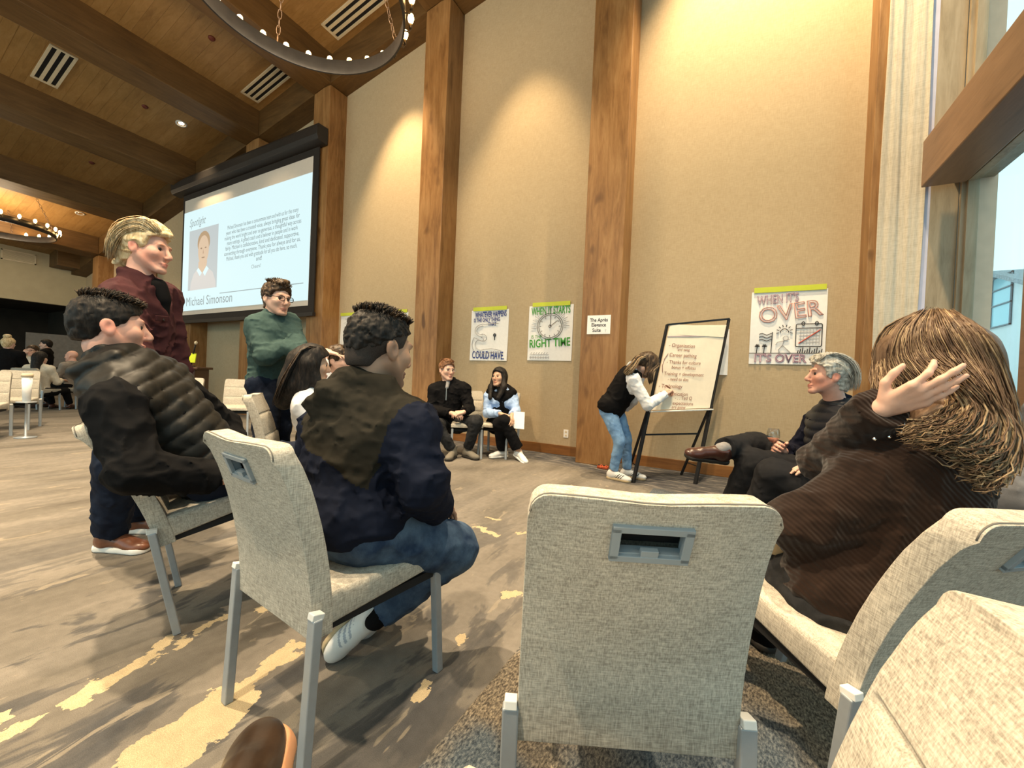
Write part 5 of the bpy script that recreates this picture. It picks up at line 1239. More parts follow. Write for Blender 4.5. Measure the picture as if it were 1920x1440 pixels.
collar = [(cone(C(-.065, .045, -.005), C(-.06, -.05, .045), .014, .016), .012), (cone(C(-.06, -.05, .045), C(.06, -.05, .045), .016, .016), .012), (cone(C(.06, -.05, .045), C(.065, .055, -.005), .016, .014), .012), (ell(C(.05, .085, -.04), (.03, .012, .045), Rc), .01), (ell(C(-.05, .085, -.04), (.03, .012, .045), Rc), .01)]
fr = at(318, 705, 2.18)
P.garment('overshirt', C_MAROON, P.torso+P.sleeve('R', .96, .012)+P.sleeve('L', .96, .010)+[(cone(J['pelvis']+u*.10, J['pelvis']-u*.02+P.Rp[:, 1]*.03, .150, .155), .05)], .0075, .016, disp=folds(10, .010, 6), extra=collar, clips=[(J['pelvis']-u*.07, -u)])
P.garment('tee', C_BLACK, [(ell(C(.0, .100, -.13), (.030, .040, .16), P.Rm), .02), (cone(C(0, .07, -.01), C(0, .105, -.07), .045, .035), .02)], .0075, .0)
P.put(B().obox(C(.085, .150, -.17), (Rc[:, 0], Rc[:, 2], Rc[:, 1]), (.050, .014, .006)).make('pocket_flap', P.root, C_MAROON, bevel=.003))
P.put(B().lathe(C(.085, .158, -.176), [(.0, 0), (.006, 0), (.006, .003), (.0, .003)], 10, axis=Rc[:, 1]).make('button', P.root, M_BLACK))
P.garment('trousers', D_DARK, [P.torso[0]]+P.trousers('R', .97, .018, .006)+P.trousers('L', .97, .014, .006), .0085, .010, disp=folds(13, .007, 8))
for q in 'RL': P.shoe(q, S_BROWN, S_SOLE, .006, 1.05, sole_h=.030)
T = P.H
P.hair(H_BLOND, .015, .014, .005, noise=(45, .007), flow=(1, .35, 1.3), back=-.07, side=-.012, front=.070, extra=[(cone(T(0, .03, .125), T(0, .098, .088), .032, .020), .02), (cone(T(0, -.10, -.02), T(0, -.105, -.075), .045, .030), .02), (ell(T(0, -.115, -.085), (.05, .03, .02), J['headR']), .015)])
rng = np.random.RandomState(2); gs = [[T(x, .085, .085), T(x*1.2, .03, .137), T(x*1.5, -.06, .100), T(x*1.5, -.110, .02), T(x*1.4, -.118, -.085)] for x in (-.06, -.02, .02, .06)]+[[T(.068, .06, .06), T(.084, .0, .075), T(.085, -.06, .04), T(.07, -.10, -.02), T(.055, -.125, -.085)]]
P.put(strand_bundle(gs, 650, .006, .0021, .0012, 8, 3, .003, 2, rng, (.8, .2)).make('swept_locks', P.root, [H_BLOND, H_ASH], True))

# 4 ---- standing man in a green sweater, arms folded
J = dict(pelvis=at(505, 716, 3.12), neck=at(514, 594, 3.10), head=at(519, 561, 3.08), headR=frame(wd(.88, -.42, -.06), wd(.03, 0, 1)), shR=at(482, 612, 3.02), shL=at(543, 608, 3.22), elR=at(497, 668, 2.92), elL=at(563, 661, 3.02), wrR=at(545, 646, 3.05), wrL=at(510, 650, 3.02),
         hipR=at(495, 722, 3.06), hipL=at(518, 722, 3.18), knR=at(498, 800, 3.02), knL=at(524, 800, 3.18), anR=at(493, 895, 3.08), anL=at(522, 892, 3.25), toeR=wd(.7, -.7), toeL=wd(.8, -.5))
for q in 'RL': J['an'+q][2] = .09
P = Person('standing man with glasses in a green sweater, arms folded', J, hs=1.03, bulk=1.02)
P.body(SK_FAIR, .007, hands={'R': dict(d=wd(.25, .95, .1), n=wd(-.6, .3, 0), curl=(.6,)*4), 'L': dict(d=wd(-.5, .6, -.2), n=wd(.3, .6, 0), curl=(.8,)*4)}, tint=lambda L, t, blob: blob(0, .08, -.09, .06, .05, .03, (.82, .76, .74)))
C = lambda x, y, z: J['neck']+P.Rc @ np.array((x, y, z))
P.garment('sweater', C_GREEN, P.torso+P.sleeve('R', .90, .010)+P.sleeve('L', .86, .008), .0085, .012, disp=folds(15, .006, 12), extra=[(cone(C(-.05, .05, .0), C(0, -.05, .03), .022), .02), (cone(C(.05, .05, .0), C(0, -.05, .03), .022), .02)], clips=[(J['pelvis']+P.u*.0, -P.u)])
P.garment('jeans', D_DARK, [P.torso[0]]+P.trousers('R', .97, .012)+P.trousers('L', .97, .010), .010, .008, disp=folds(14, .006, 9))
for q in 'RL': P.shoe(q, S_OX, S_DSOLE, .009)
P.hair(H_BROWN, .014, .022, .006, noise=(55, .008), side=-.006, front=.06, extra=[(cone(P.H(-.03, .05, .125), P.H(.03, .08, .115), .024), .02)])
P.put(tufts(P, 420, (.07, .01, .088, .100), .022, .0022, (.2, .6, .2), 1, 8).make('quiff', P.root, [H_BROWN], True)); P.glasses(M_BLACK, .0028)

# 5 ---- woman with long dark hair, from behind
f = nrm((.646, .756, 0)); pel = np.array((-2.66, 1.90, .52)); J = dict(pelvis=pel, neck=at(580, 728, 2.92), head=at(586, 684, 2.92), headR=frame(wd(.86, .5, -.05), (0, 0, 1)), shR=at(568, 760, 2.80), shL=at(610, 755, 3.05), elR=at(585, 812, 2.78), elL=at(640, 800, 3.1), wrR=at(640, 822, 2.95), wrL=at(660, 815, 3.05))
J.update(seated_legs(pel, f)); P = Person('seated woman with long straight dark hair and a white sleeveless top', J, True, hs=1.05)
P.body(SK_OLIVE, .009, hands={'R': dict(d=f, n=(0, 0, -1)), 'L': dict(d=f, n=(0, 0, -1))})
P.garment('white_top', C_WHITE, P.torso[1:]+P.sleeve('R', .9)+P.sleeve('L', .9), .009, .012, disp=folds(12, .006, 1)); P.garment('trousers', C_TROU, [P.torso[0]]+P.trousers('R')+P.trousers('L'), .011, .008)
for q in 'RL': P.shoe(q, S_OX, S_DSOLE, .010)
T = P.H; P.hair(H_DARK, .026, .004, .006, noise=(40, .004), flow=(1, 1, .2), back=-.09, side=-.05, front=.06, extra=[(cone(T(0, -.075, .0), T(-.02, -.10, -.14), .095, .10), .04), (cone(T(-.02, -.10, -.14), T(-.06, -.15, -.27), .09, .055), .04), (cone(T(.07, .0, .0), T(.075, .03, -.12), .03, .035), .03), (cone(T(.07, -.04, .0), T(.06, -.05, -.16), .05, .045), .04)])
gs = [[T(x, .05, .11), T(x*2.2, -.06, .10), T(x*2.6, -.125, -.02), T(x*2.5-.02, -.17, -.15), T(x*2-.06, -.20, -.29)] for x in (-.04, 0, .04)]
P.put(strand_bundle(gs, 160, .008, .0045, .003, 8, 4, .004, 2, np.random.RandomState(9), (.75, .25)).make('long_locks', P.root, [H_DARK, H_BROWN], True))
# 6 ---- man with a hand on his head
f = nrm((.62, .78, 0)); pel = np.array((-2.86, 2.38, .52)); J = dict(pelvis=pel, neck=at(630, 718, 3.45), head=at(635, 677, 3.42), headR=frame(wd(.95, -.1, .0), (0, 0, 1)), shR=at(622, 742, 3.32), shL=at(655, 740, 3.56), elR=at(600, 690, 3.25), elL=at(676, 790, 3.6), wrR=at(612, 659, 3.34), wrL=at(690, 800, 3.4))
J.update(seated_legs(pel, f)); P = Person('seated man resting a hand on top of his brown hair, mostly hidden', J, hs=1.02)
P.body(SK_FAIR, .009, hands={'R': dict(d=wd(.9, .1, -.15), n=wd(0, .3, -1), curl=(.25,)*4), 'L': dict(d=f, n=(0, 0, -1))}); P.garment('shirt', C_WHITE, P.torso+P.sleeve('R', .5)+P.sleeve('L', .9), .010, .012, disp=folds(12, .006, 1))
P.garment('trousers', C_TROU, [P.torso[0]]+P.trousers('R')+P.trousers('L'), .011, .008); [P.shoe(q, S_OX, S_DSOLE, .010) for q in 'RL']; P.hair(H_BROWN, .012, .012, .007, noise=(60, .006), side=-.01)

# 7 ---- man seated against the wall, hands clasped
J = dict(pelvis=at(842, 796, 5.36), neck=at(843, 717, 5.30), head=at(838, 694, 5.26), headR=frame(wd(.62, -.78, -.02), (0, 0, 1)), shR=at(815, 732, 5.30), shL=at(871, 730, 5.26), elR=at(810, 768, 5.26), elL=at(880, 766, 5.20), wrR=at(848, 775, 5.03), wrL=at(869, 773, 5.02),
         hipR=at(830, 799, 5.34), hipL=at(857, 798, 5.32), knR=at(819, 797, 4.93), knL=at(893, 790, 5.00), anR=at(849, 852, 5.02), anL=at(876, 850, 5.10), toeR=wd(-.15, -1), toeL=wd(.75, -.75))
for q in 'RL': J['an'+q][2] = .095
P = Person('seated man with glasses in a black zip sweater, hands clasped, by the wall', J, hs=1.10, bulk=1.02)
P.body(SK_FAIR, .0075, hands={'R': dict(d=wd(.8, -.5, -.1), n=wd(.3, .2, -.6), curl=(.6,)*4), 'L': dict(d=wd(-.8, -.5, -.1), n=wd(-.3, .2, -.6), curl=(.6,)*4)})
C = lambda x, y, z: J['neck']+P.Rc @ np.array((x, y, z))
P.garment('zip_sweater', C_BLACK, P.torso+P.sleeve('R', .93, .008)+P.sleeve('L', .93, .008), .009, .014, disp=folds(14, .008, 7), extra=[(cone(C(-.05, .045, .0), C(-.045, -.04, .045), .020), .02), (cone(C(.05, .045, .0), C(.045, -.04, .045), .020), .02), (cone(C(-.045, -.04, .045), C(.045, -.04, .045), .02), .02)])
P.garment('grey_tee', C_GREYSH, [(cone(C(0, .075, .015), C(0, .13, -.05), .026, .022), .01)], .008, .0); P.put(B().bar(C(0, .150, -.05), C(0, .168, -.21), .010, .006).make('zip', P.root, M_STEEL))
P.garment('trousers', D_GREY, [P.torso[0]]+P.trousers('R', .90, .010)+P.trousers('L', .90, .010), .009, .006, disp=folds(14, .006, 9))
for q in 'RL': P.shoe(q, S_GREY, S_DSOLE, .0075, 1.08, tall=True, name='boot')
P.hair(H_RED, .012, .014, .0065, noise=(55, .006), side=.0, front=.062, flow=(1, .5, 1)); P.glasses(M_STEEL)
P.put(tufts(P, 260, (.072, .005, .088, .092), .018, .0022, (.5, .5, .1), 1, 12).make('parted_locks', P.root, [H_RED], True))

# 8 ---- woman seated against the wall, legs crossed
J = dict(pelvis=at(939, 797, 5.42), neck=at(941, 730, 5.36), head=at(936, 708, 5.31), headR=frame(wd(-.52, -.84, .12), wd(-.08, 0, 1)), shR=at(917, 744, 5.36), shL=at(961, 744, 5.36), elR=at(914, 775, 5.28), elL=at(967, 772, 5.26), wrR=at(939, 776, 5.08), wrL=at(960, 778, 5.08),
         hipR=at(928, 799, 5.40), hipL=at(951, 799, 5.40), knR=at(945, 789, 5.02), knL=at(936, 796, 5.06), anR=at(973, 846, 5.06), anL=at(943, 852, 5.20), toeR=wd(.55, -.75, -.3), toeL=wd(-.85, -.5))
J['anL'][2] = .09
P = Person('seated woman with long black hair, dark vest over pale blue sleeves, legs crossed', J, True, hs=1.02, bulk=.95)
P.body(SK_OLIVE, .0075, hands={'R': dict(d=wd(.8, -.3, -.2), n=wd(0, .2, -1), curl=(.4,)*4), 'L': dict(d=wd(.1, -.6, -.6), n=wd(-.6, .6, 0), curl=(.3,)*4)})
P.garment('blue_shirt', C_BLUE, P.torso[1:]+P.sleeve('R', .9, .010)+P.sleeve('L', .88, .010), .009, .010, disp=folds(18, .006, 3))
C = lambda x, y, z: J['neck']+P.Rc @ np.array((x, y, z))
P.garment('vest', C_BLACK, P.torso[:3], .009, .030, disp=folds(10, .006, 4), extra=[(cone(C(-.15, .03, -.03), C(-.05, -.07, .02), .045, .05), .03), (cone(C(.15, .03, -.03), C(.05, -.07, .02), .045, .05), .03), (cone(C(-.15, .03, -.03), C(-.06, .11, -.10), .045, .04), .03), (cone(C(.15, .03, -.03), C(.06, .11, -.10), .045, .04), .03)])
P.put(B().obox(C(.085, .158, -.16), (P.Rc[:, 0], P.Rc[:, 2], P.Rc[:, 1]), (.022, .012, .004)).make('chest_badge', P.root, C_BLUE))
P.garment('trousers', C_TROU, [P.torso[0]]+P.trousers('R', .90, .012, .008)+P.trousers('L', .93, .012, .006), .009, .006, disp=folds(14, .005, 2))
for q in 'RL': P.shoe(q, S_WHITE, S_SOLE, .0075, .98)
T = P.H; P.hair(H_DARK, .018, .006, .0065, noise=(45, .004), flow=(1, 1, .25), back=-.09, side=-.06, front=.066, extra=[(cone(T(q*.075, .01, .0), T(q*.095, .03, -.13), .028, .038), .03) for q in (-1, 1)]+[(cone(T(q*.095, .03, -.13), T(q*.06, .09, -.27), .038, .026), .03) for q in (-1, 1)]+[(cone(T(0, -.07, 0), T(0, -.05, -.18), .07, .06), .04)])
pp = B().obox((0, 0, 0), (wd(.95, -.3), wd(0, .25, 1), wd(.3, .95, -.2)), (.070, .105, .002)); e = at(973, 788, 5.02); hn = empty('paper_sheet', tuple(e)); tag(hn, 'white sheet of paper held by the seated woman with black hair', 'paper'); pp.make('sheet', hn, M_WHITE)

# 9 ---- woman writing at the flip chart
J = dict(pelvis=at(1146, 764, 4.32), neck=at(1188, 692, 4.23), head=at(1213, 684, 4.16), headR=frame(wd(.70, .25, -.66), wd(.45, .1, .85)), shR=at(1187, 712, 4.10), shL=at(1200, 697, 4.38), elR=at(1214, 759, 4.05), wrR=at(1248, 739, 4.19), elL=at(1186, 752, 4.42), wrL=at(1166, 772, 4.50),
         hipR=at(1141, 773, 4.26), hipL=at(1156, 772, 4.40), knR=at(1162, 826, 4.20), knL=at(1174, 824, 4.34), anR=at(1150, 884, 4.28), anL=at(1176, 882, 4.38), toeR=wd(.72, -.62), toeL=wd(.85, -.45))
for q in 'RL': J['an'+q][2] = .085
P = Person('woman bending to write on the flip chart, black vest and light jeans', J, True, hs=.98, bulk=.92)
P.body(SK_FAIR, .007, hands={'R': dict(d=wd(.55, .5, .35), n=wd(.5, .3, -.6), curl=(.7, .8, .9, .9), thumb=.9), 'L': dict(d=wd(.1, -.1, -1), n=wd(-.3, -.2, 0))})
P.garment('white_top', C_WHITE, P.torso[1:]+P.sleeve('R', .95, .004)+P.sleeve('L', .95, .004), .008, .010, disp=folds(20, .005, 3), clips=[(J['pelvis']+P.u*.02, -P.u)])
P.garment('vest', C_BLACK, P.torso[:3]+[(cone(J['neck']-P.u*.05, J['shR']*.75+J['neck']*.25, .06, .05), .04)], .008, .028, disp=folds(9, .008, 4), cuts=[(ell(J['shR']*.7+J['elR']*.3, (.072, .072, .10), frame_up(J['elR']-J['shR'], (0, 1, .1))), .02)], clips=[(J['pelvis']-P.u*.06, -P.u)])
P.garment('jeans', D_LIGHT, [P.torso[0]]+P.trousers('R', .95, -.004)+P.trousers('L', .95, -.004), .008, .006, disp=folds(16, .004, 9))
for q in 'RL': P.shoe(q, [S_WHITE, S_DSOLE, S_WHITE], S_GUM, .005, .98, mat_fn='stripes')
T = P.H; P.hair(H_BROWN, .018, .006, .006, noise=(45, .004), flow=(1, 1, .25), back=-.07, side=-.06, front=.064, extra=[(cone(T(.06, .0, .02), T(.075, .03, -.12), .04, .026), .03), (cone(T(0, -.08, .0), T(.02, -.13, -.06), .06, .035), .03)], mat_fn=None)
gs = [[T(.02, -.03, .125), at(1196, 668, 4.12), at(1186, 680, 4.10), at(1176, 690, 4.10), at(1168, 700, 4.12)], [T(.05, -.03, .11), at(1202, 672, 4.07), at(1192, 686, 4.05), at(1184, 696, 4.05), at(1176, 704, 4.07)]]
P.put(strand_bundle(gs, 170, .010, .0042, .003, 8, 4, .008, 2, np.random.RandomState(3), (.3, .7)).make('loose_ends', P.root, [H_BROWN, H_L3], True))
gs = [[T(.03, .02, .125), T(.085, .03, .05), at(1216, 700, 4.05), at(1217, 714, 4.05), at(1219, 722, 4.06)], [T(.0, .02, .13), T(.075, .07, .06), at(1226, 696, 4.06), at(1224, 708, 4.06), at(1223, 716, 4.07)]]
P.put(strand_bundle(gs, 130, .006, .004, .0028, 8, 4, .004, 2, np.random.RandomState(8), (.8, .2)).make('front_locks', P.root, [H_BROWN, H_L2], True))
mkp = at(1256, 728, 4.20); pn = empty('marker_pen', tuple(mkp)); tag(pn, 'brown marker pen in the hand of the woman at the flip chart', 'marker')
B().tube([(0, 0, 0), tuple(wd(-.6, -.2, .35)*.06)], .007, 8).lathe((0, 0, 0), [(.006, -.002), (.003, .008), (.0, .012)], 8, axis=wd(.6, .2, -.35)).make('barrel', pn, S_BROWN, True)

# 10 ---- grey-haired man with wine glass
J = dict(pelvis=at(1566, 902, 2.62), neck=at(1572, 764, 2.60), head=at(1553, 705, 2.58), headR=frame(wd(-.95, .28, .08), wd(.06, 0, 1)), shL=at(1588, 806, 2.46), shR=at(1534, 792, 2.78), elL=at(1588, 890, 2.40), elR=at(1490, 850, 2.86), wrL=at(1508, 880, 2.40), wrR=at(1468, 846, 2.64),
         hipL=at(1560, 905, 2.52), hipR=at(1556, 902, 2.72), knR=at(1416, 834, 2.86), anR=at(1352, 842, 2.56), knL=at(1412, 866, 2.58), anL=at(1352, 985, 2.72), toeR=wd(-.95, -.05, .10), toeL=wd(-1, .1))
J['anL'][2] = .09; J['upR'] = wd(0, -.35, .9)
P = Person('grey-haired man in a navy quilted vest, legs crossed, seated by the wall', J, hs=1.03, bulk=1.08)
P.body(SK_ROSY, .006, hands={'R': dict(d=wd(-.7, -.3, .3), n=wd(.2, -.5, -.2), curl=(.7,)*4, thumb=.8), 'L': dict(d=wd(-.9, .2, -.1), n=(0, 0, -1))}, tint=lambda L, t, blob: (blob(.078, -.01, 0, .02, .03, .04, (1.05, .80, .76)), blob(.05, .05, -.05, .04, .05, .04, (1.05, .85, .8))))
P.garment('sweater', cloth('midnight_knit', (.009, .010, .020)), P.torso+P.sleeve('R', .95, .010)+P.sleeve('L', .95, .010), .008, .012, disp=folds(14, .008, 4), extra=[(cone(J['neck']-P.u*.02, J['neck']+P.u*.04, .066, .064), .02)])
def quilt2(X, Y, Z, p=J['pelvis'].copy(), R=P.Rm):
    s = (X-p[0])*R[0, 2]+(Y-p[1])*R[1, 2]+(Z-p[2])*R[2, 2]; return .011*np.sqrt(np.abs(np.sin((s+.01*vnoise(X*9, Y*9, Z*9))*math.pi/.055)))-.008
P.garment('vest', solid('navy_nylon', (.011, .013, .019), .45, spec=.3), P.torso[:3]+[(cone(J['neck']-P.u*.03, J['shL']*.8+J['neck']*.2, .075, .062), .04), (cone(J['neck']-P.u*.03, J['shR']*.8+J['neck']*.2, .075, .062), .04)], .0075, .030, disp=quilt2, cuts=[(ell(J['shL']*.75+J['elL']*.25, (.075, .075, .11), frame_up(J['elL']-J['shL'], (0, 1, .1))), .02)], clips=[(J['pelvis']-P.u*.02, -P.u)])
P.garment('trousers', C_CHAR, [P.torso[0]]+P.trousers('R', .90, .014)+P.trousers('L', .95, .012), .008, .010, disp=folds(12, .006, 9))
P.garment('sock', C_GREYSH, [(cone(J['knR']*.2+J['anR']*.8, J['anR'], .045, .04), .01)], .008, .0)
for q in 'RL': P.shoe(q, S_OX, S_DSOLE, .006, 1.05)
T = P.H; P.hair(H_GREY, .017, .012, .005, noise=(50, .007), flow=(1, .45, 1.2), back=-.085, side=-.016, front=.060, extra=[(cone(T(-.04, .045, .115), T(.05, .070, .100), .026, .022), .02)])
gs = [[T(x, .085, .075), T(x*1.2, .03, .130), T(x*1.6, -.06, .105), T(x*1.6, -.115, .02), T(x*1.4, -.118, -.075)] for x in (-.06, -.02, .02, .06)]+[[T(-.065, .06, .07), T(-.088, .0, .07), T(-.092, -.05, .03), T(-.075, -.09, -.02), T(-.06, -.112, -.08)]]
P.put(strand_bundle(gs, 520, .006, .0022, .0013, 8, 3, .003, 1, np.random.RandomState(4)).make('swept_locks', P.root, [H_GREY], True))
wg = at(1449, 838, 2.60); WG = empty('wine_glass', tuple(wg)); tag(WG, 'stemmed wine glass held by the grey-haired man', 'glass'); M_WG = glass('clear_glass', (.94, .95, .95), .25)
B().lathe((0, 0, 0), [(.0, -.055), (.032, -.054), (.032, -.051), (.004, -.047), (.004, .02), (.022, .032), (.037, .062), (.036, .095), (.030, .118), (.0285, .118), (.0345, .095), (.0355, .062), (.021, .034), (.0, .024)], 22).make('bowl', WG, M_WG, True)
B().lathe((0, 0, 0), [(.0, .026), (.020, .034), (.033, .058), (.0, .058)], 18).make('wine', WG, solid('rose_wine', (.62, .25, .16), .1, var=.02, spec=.5), True)

# 11 ---- woman in charcoal trousers (upper body behind the woman in brown)
J = dict(pelvis=at(1622, 955, 1.90), neck=at(1700, 792, 1.90), head=at(1712, 716, 1.88), headR=frame(wd(-.6, .8, 0), (0, 0, 1)), shL=at(1680, 836, 1.78), shR=at(1730, 830, 2.02), elL=at(1672, 925, 1.76), elR=at(1690, 900, 2.1), wrL=at(1566, 886, 1.84), wrR=at(1552, 876, 1.98),
         hipL=at(1610, 955, 1.82), hipR=at(1618, 950, 1.98), knL=at(1452, 890, 1.98), knR=at(1446, 935, 2.06), anL=at(1392, 1010, 2.14), anR=at(1440, 1085, 2.0), toeL=wd(-.8, .3, -.3), toeR=wd(-.9, .3))
J['anR'][2] = .09
P = Person('seated woman in charcoal trousers with crossed legs, mostly behind the woman in brown', J, True, hs=.96)
P.body(SK_FAIR, .0065, hands={'L': dict(d=wd(-.9, .15, .15), n=wd(0, .1, -1), curl=(.35,)*4), 'R': dict(d=wd(-.8, -.3, 0), n=(0, 0, -1), curl=(.5,)*4)})
P.garment('black_top', C_BLACK, P.torso+P.sleeve('R', .9)+P.sleeve('L', .72), .010, .010, disp=folds(12, .005, 2)); P.garment('trousers', C_CHAR, [P.torso[0]]+P.trousers('R', .95, .006)+P.trousers('L', .95, .006), .0075, .008, disp=folds(14, .005, 6))
[P.shoe(q, C_BLACK, S_DSOLE, .009, .95) for q in 'RL']; P.hair(H_BROWN, .015, .004, .009, noise=(50, .003))
B().lathe(at(1531, 871, 1.80), [(.0, -.004), (.006, 0), (.0, .004)], 8).make('red_nail', P.root, solid('red_nail_polish', (.35, .01, .02), .2)).matrix_parent_inverse = P.inv

# 12 ---- woman in the brown ribbed sweater, near right
pel = at(1602, 1118, 1.07); nk = at(1782, 842, 1.0)
J = dict(pelvis=pel, neck=nk, head=at(1755, 694, 1.045), headR=frame(wd(-.36, .90, -.12), wd(-.22, 0, 1)), shL=at(1690, 880, 1.0), shR=at(1812, 866, 1.12), elL=at(1508, 985, 1.06), elR=at(1548, 868, 1.22), wrL=at(1610, 1010, 1.26), wrR=at(1654, 766, .975),
         hipL=at(1560, 1130, 1.03), hipR=at(1640, 1120, 1.13), knL=at(1372, 1080, 1.42), knR=at(1440, 1060, 1.52), anL=at(1352, 1290, 1.50), anR=at(1420, 1270, 1.6), toeL=wd(-.3, .9), toeR=wd(-.2, .9))
for q in 'LR': J['an'+q][2] = .09
P = Person('woman with long wavy brown hair in a brown ribbed sweater, hand to her head', J, True, hs=1.0, bulk=.98)
P.body(SK_FAIR, .0042, hands={'R': dict(d=at(1785, 713, .875)-at(1654, 766, .975), n=wd(.12, .95, .12), s=.88, curl=(.45, .14, .10, .15), spread=.035, thumb=.35, fscale=.98), 'L': dict(d=wd(.6, .6, .1), n=wd(0, .2, -1))}, face=False, legs=False)
C = lambda x, y, z: nk+P.Rc @ np.array((x, y, z))
P.garment('sweater', C_RIB, P.torso+P.sleeve('R', 1.02, .004)+P.sleeve('L', .95, .010), .0055, .020, disp=lambda X, Y, Z: folds(7, .007, 3)(X, Y, Z)+folds(17, .003, 8)(X, Y, Z), extra=[(cone(J['shL'], J['elL'], .074, .070), .04), (ell(pel+np.array((0, 0, .03)), (.20, .15, .12), P.Rp), .05), (cone(C(-.05, .04, .0), C(0, -.05, .03), .03), .03), (cone(C(.05, .04, 0), C(0, -.05, .03), .03), .03)], clips=[(pel-np.array((0, 0, .02))+P.u*0, (.1, 0, -1))])
P.garment('jeans', D_GREY, [P.torso[0]]+P.trousers('R', .95, .008)+P.trousers('L', .95, .012), .0065, .012, disp=folds(14, .006, 6)); [P.shoe(q, C_BLACK, S_DSOLE, .009, .95) for q in 'RL']
H3 = [H_L1, H_L2, H_L3]; T = P.H
A = lambda x, y, D: at(x, y, D)
P.hair(H_L1, .010, .000, .0055, noise=(28, .006), flow=(1, 1, .3), back=-.10, side=-.10, front=.03, extra=[(cone(A(1690, 660, 1.08), A(1674, 740, 1.09), .045, .03), .04), (cone(A(1795, 690, 1.02), A(1836, 790, .98), .055, .050), .05), (cone(A(1838, 790, .97), A(1864, 880, .94), .056, .028), .05), (cone(A(1800, 740, .96), A(1760, 800, .95), .060, .050), .04), (cone(A(1760, 800, .95), A(1840, 830, .93), .048, .045), .04)], line=lambda X, Y, Z: X*0-1.0)
def on_hair(x, y, lift=.0, D0=None):       # nearest point of the hair shell along the sight of (x, y), or its limb
    c = P.H(0, -.016, .034); R = P.J['headR']; r = (np.array((.074, .094, .082))+.026+lift)*P.hs; d = at(x, y, 1.0)-C0
    o = (C0-c) @ R/r; e = d @ R/r; a, b, k = e @ e, o @ e, o @ o-1; q = b*b-a*k
    D = (-b-math.sqrt(q))/a if q > 0 else -b/a
    if D0 is not None: D = min(D, D0) if q > 0 else D0
    return at(x, y, D)
O = on_hair
fl = [[O(1706, 597), O(1656, 628), O(1643, 680), A(1645, 735, 1.06), A(1660, 775, 1.07)], [O(1715, 592), O(1672, 622), O(1652, 680), O(1656, 735, 0, 1.03), A(1668, 772, 1.05)], [O(1730, 584), O(1690, 618), O(1676, 672), O(1702, 712), O(1735, 742)],
      [O(1745, 580), O(1722, 622), O(1735, 668), A(1792, 716, .905), A(1848, 772, .875)], [O(1756, 579), O(1768, 618), O(1795, 665), A(1838, 728, .885), A(1876, 812, .862)],
      [O(1768, 581), O(1806, 622), O(1838, 680), A(1866, 748, .89), A(1893, 850, .865)], [O(1780, 585), O(1828, 625), O(1860, 690), A(1886, 778, .91), A(1902, 880, .885)], [O(1790, 590), O(1846, 632), O(1876, 700), A(1894, 785, .945), A(1908, 885, .92)]]
P.put(strand_bundle(fl, 2600, .0060, .0022, .0014, 11, 3, .006, 3, np.random.RandomState(1), (.52, .34, .14)).make('long_locks', P.root, H3, True))
lo = [[A(1770, 736, .955), A(1790, 758, .925), A(1772, 790, .89), A(1735, 805, .895), A(1698, 812, .91)], [A(1800, 730, .905), A(1826, 768, .88), A(1800, 806, .865), A(1760, 820, .875), A(1722, 826, .89)],
      [A(1835, 740, .89), A(1868, 790, .865), A(1850, 836, .855), A(1806, 846, .86), A(1770, 836, .87)], [A(1860, 760, .885), A(1896, 820, .86), A(1886, 880, .85), A(1862, 908, .85), A(1836, 916, .86)]]
P.put(strand_bundle(lo, 1100, .010, .0022, .0014, 11, 3, .012, 3, np.random.RandomState(6), (.32, .42, .26)).make('curled_ends', P.root, H3, True))
for i, (x, y) in enumerate(((1696, 796), (1694, 803), (1691, 810), (1668, 819), (1640, 823))): P.put(B().lathe(A(x, y, .965), [(.0, -.005), (.0055, 0), (.0, .005)], 8).make('silver_bead', P.root, solid('silver', (.8, .82, .84), .15, metal=1.0) if i == 0 else bpy.data.materials['silver'], True))
bl = at(1452, 1012, 1.20); bw_ = empty('paper_bowl', tuple(bl)); tag(bw_, 'cream paper bowl on the lap of the woman in the brown sweater', 'bowl')
B().lathe((0, 0, 0), [(.0, -.028), (.05, -.028), (.075, .02), (.078, .022), (.072, .022), (.048, -.022), (.0, -.022)], 28).make('bowl', bw_, solid('cream_card', (.60, .48, .30), .7, var=.04), True)
nt_ = at(1452, 985, 1.22); nk_ = empty('printed_paper', tuple(nt_)); tag(nk_, 'folded white printed paper resting on the cream bowl', 'paper'); B().obox((0, 0, 0), (wd(.9, .4), wd(-.3, .9, .15), (0, 0, 1)), (.055, .045, .002)).make('sheet', nk_, M_WHITE); B().obox((0, 0, .003), (wd(.9, .4), wd(-.3, .9, .15), (0, 0, 1)), (.03, .012, .0008)).make('red_print', nk_, M_INKRED)

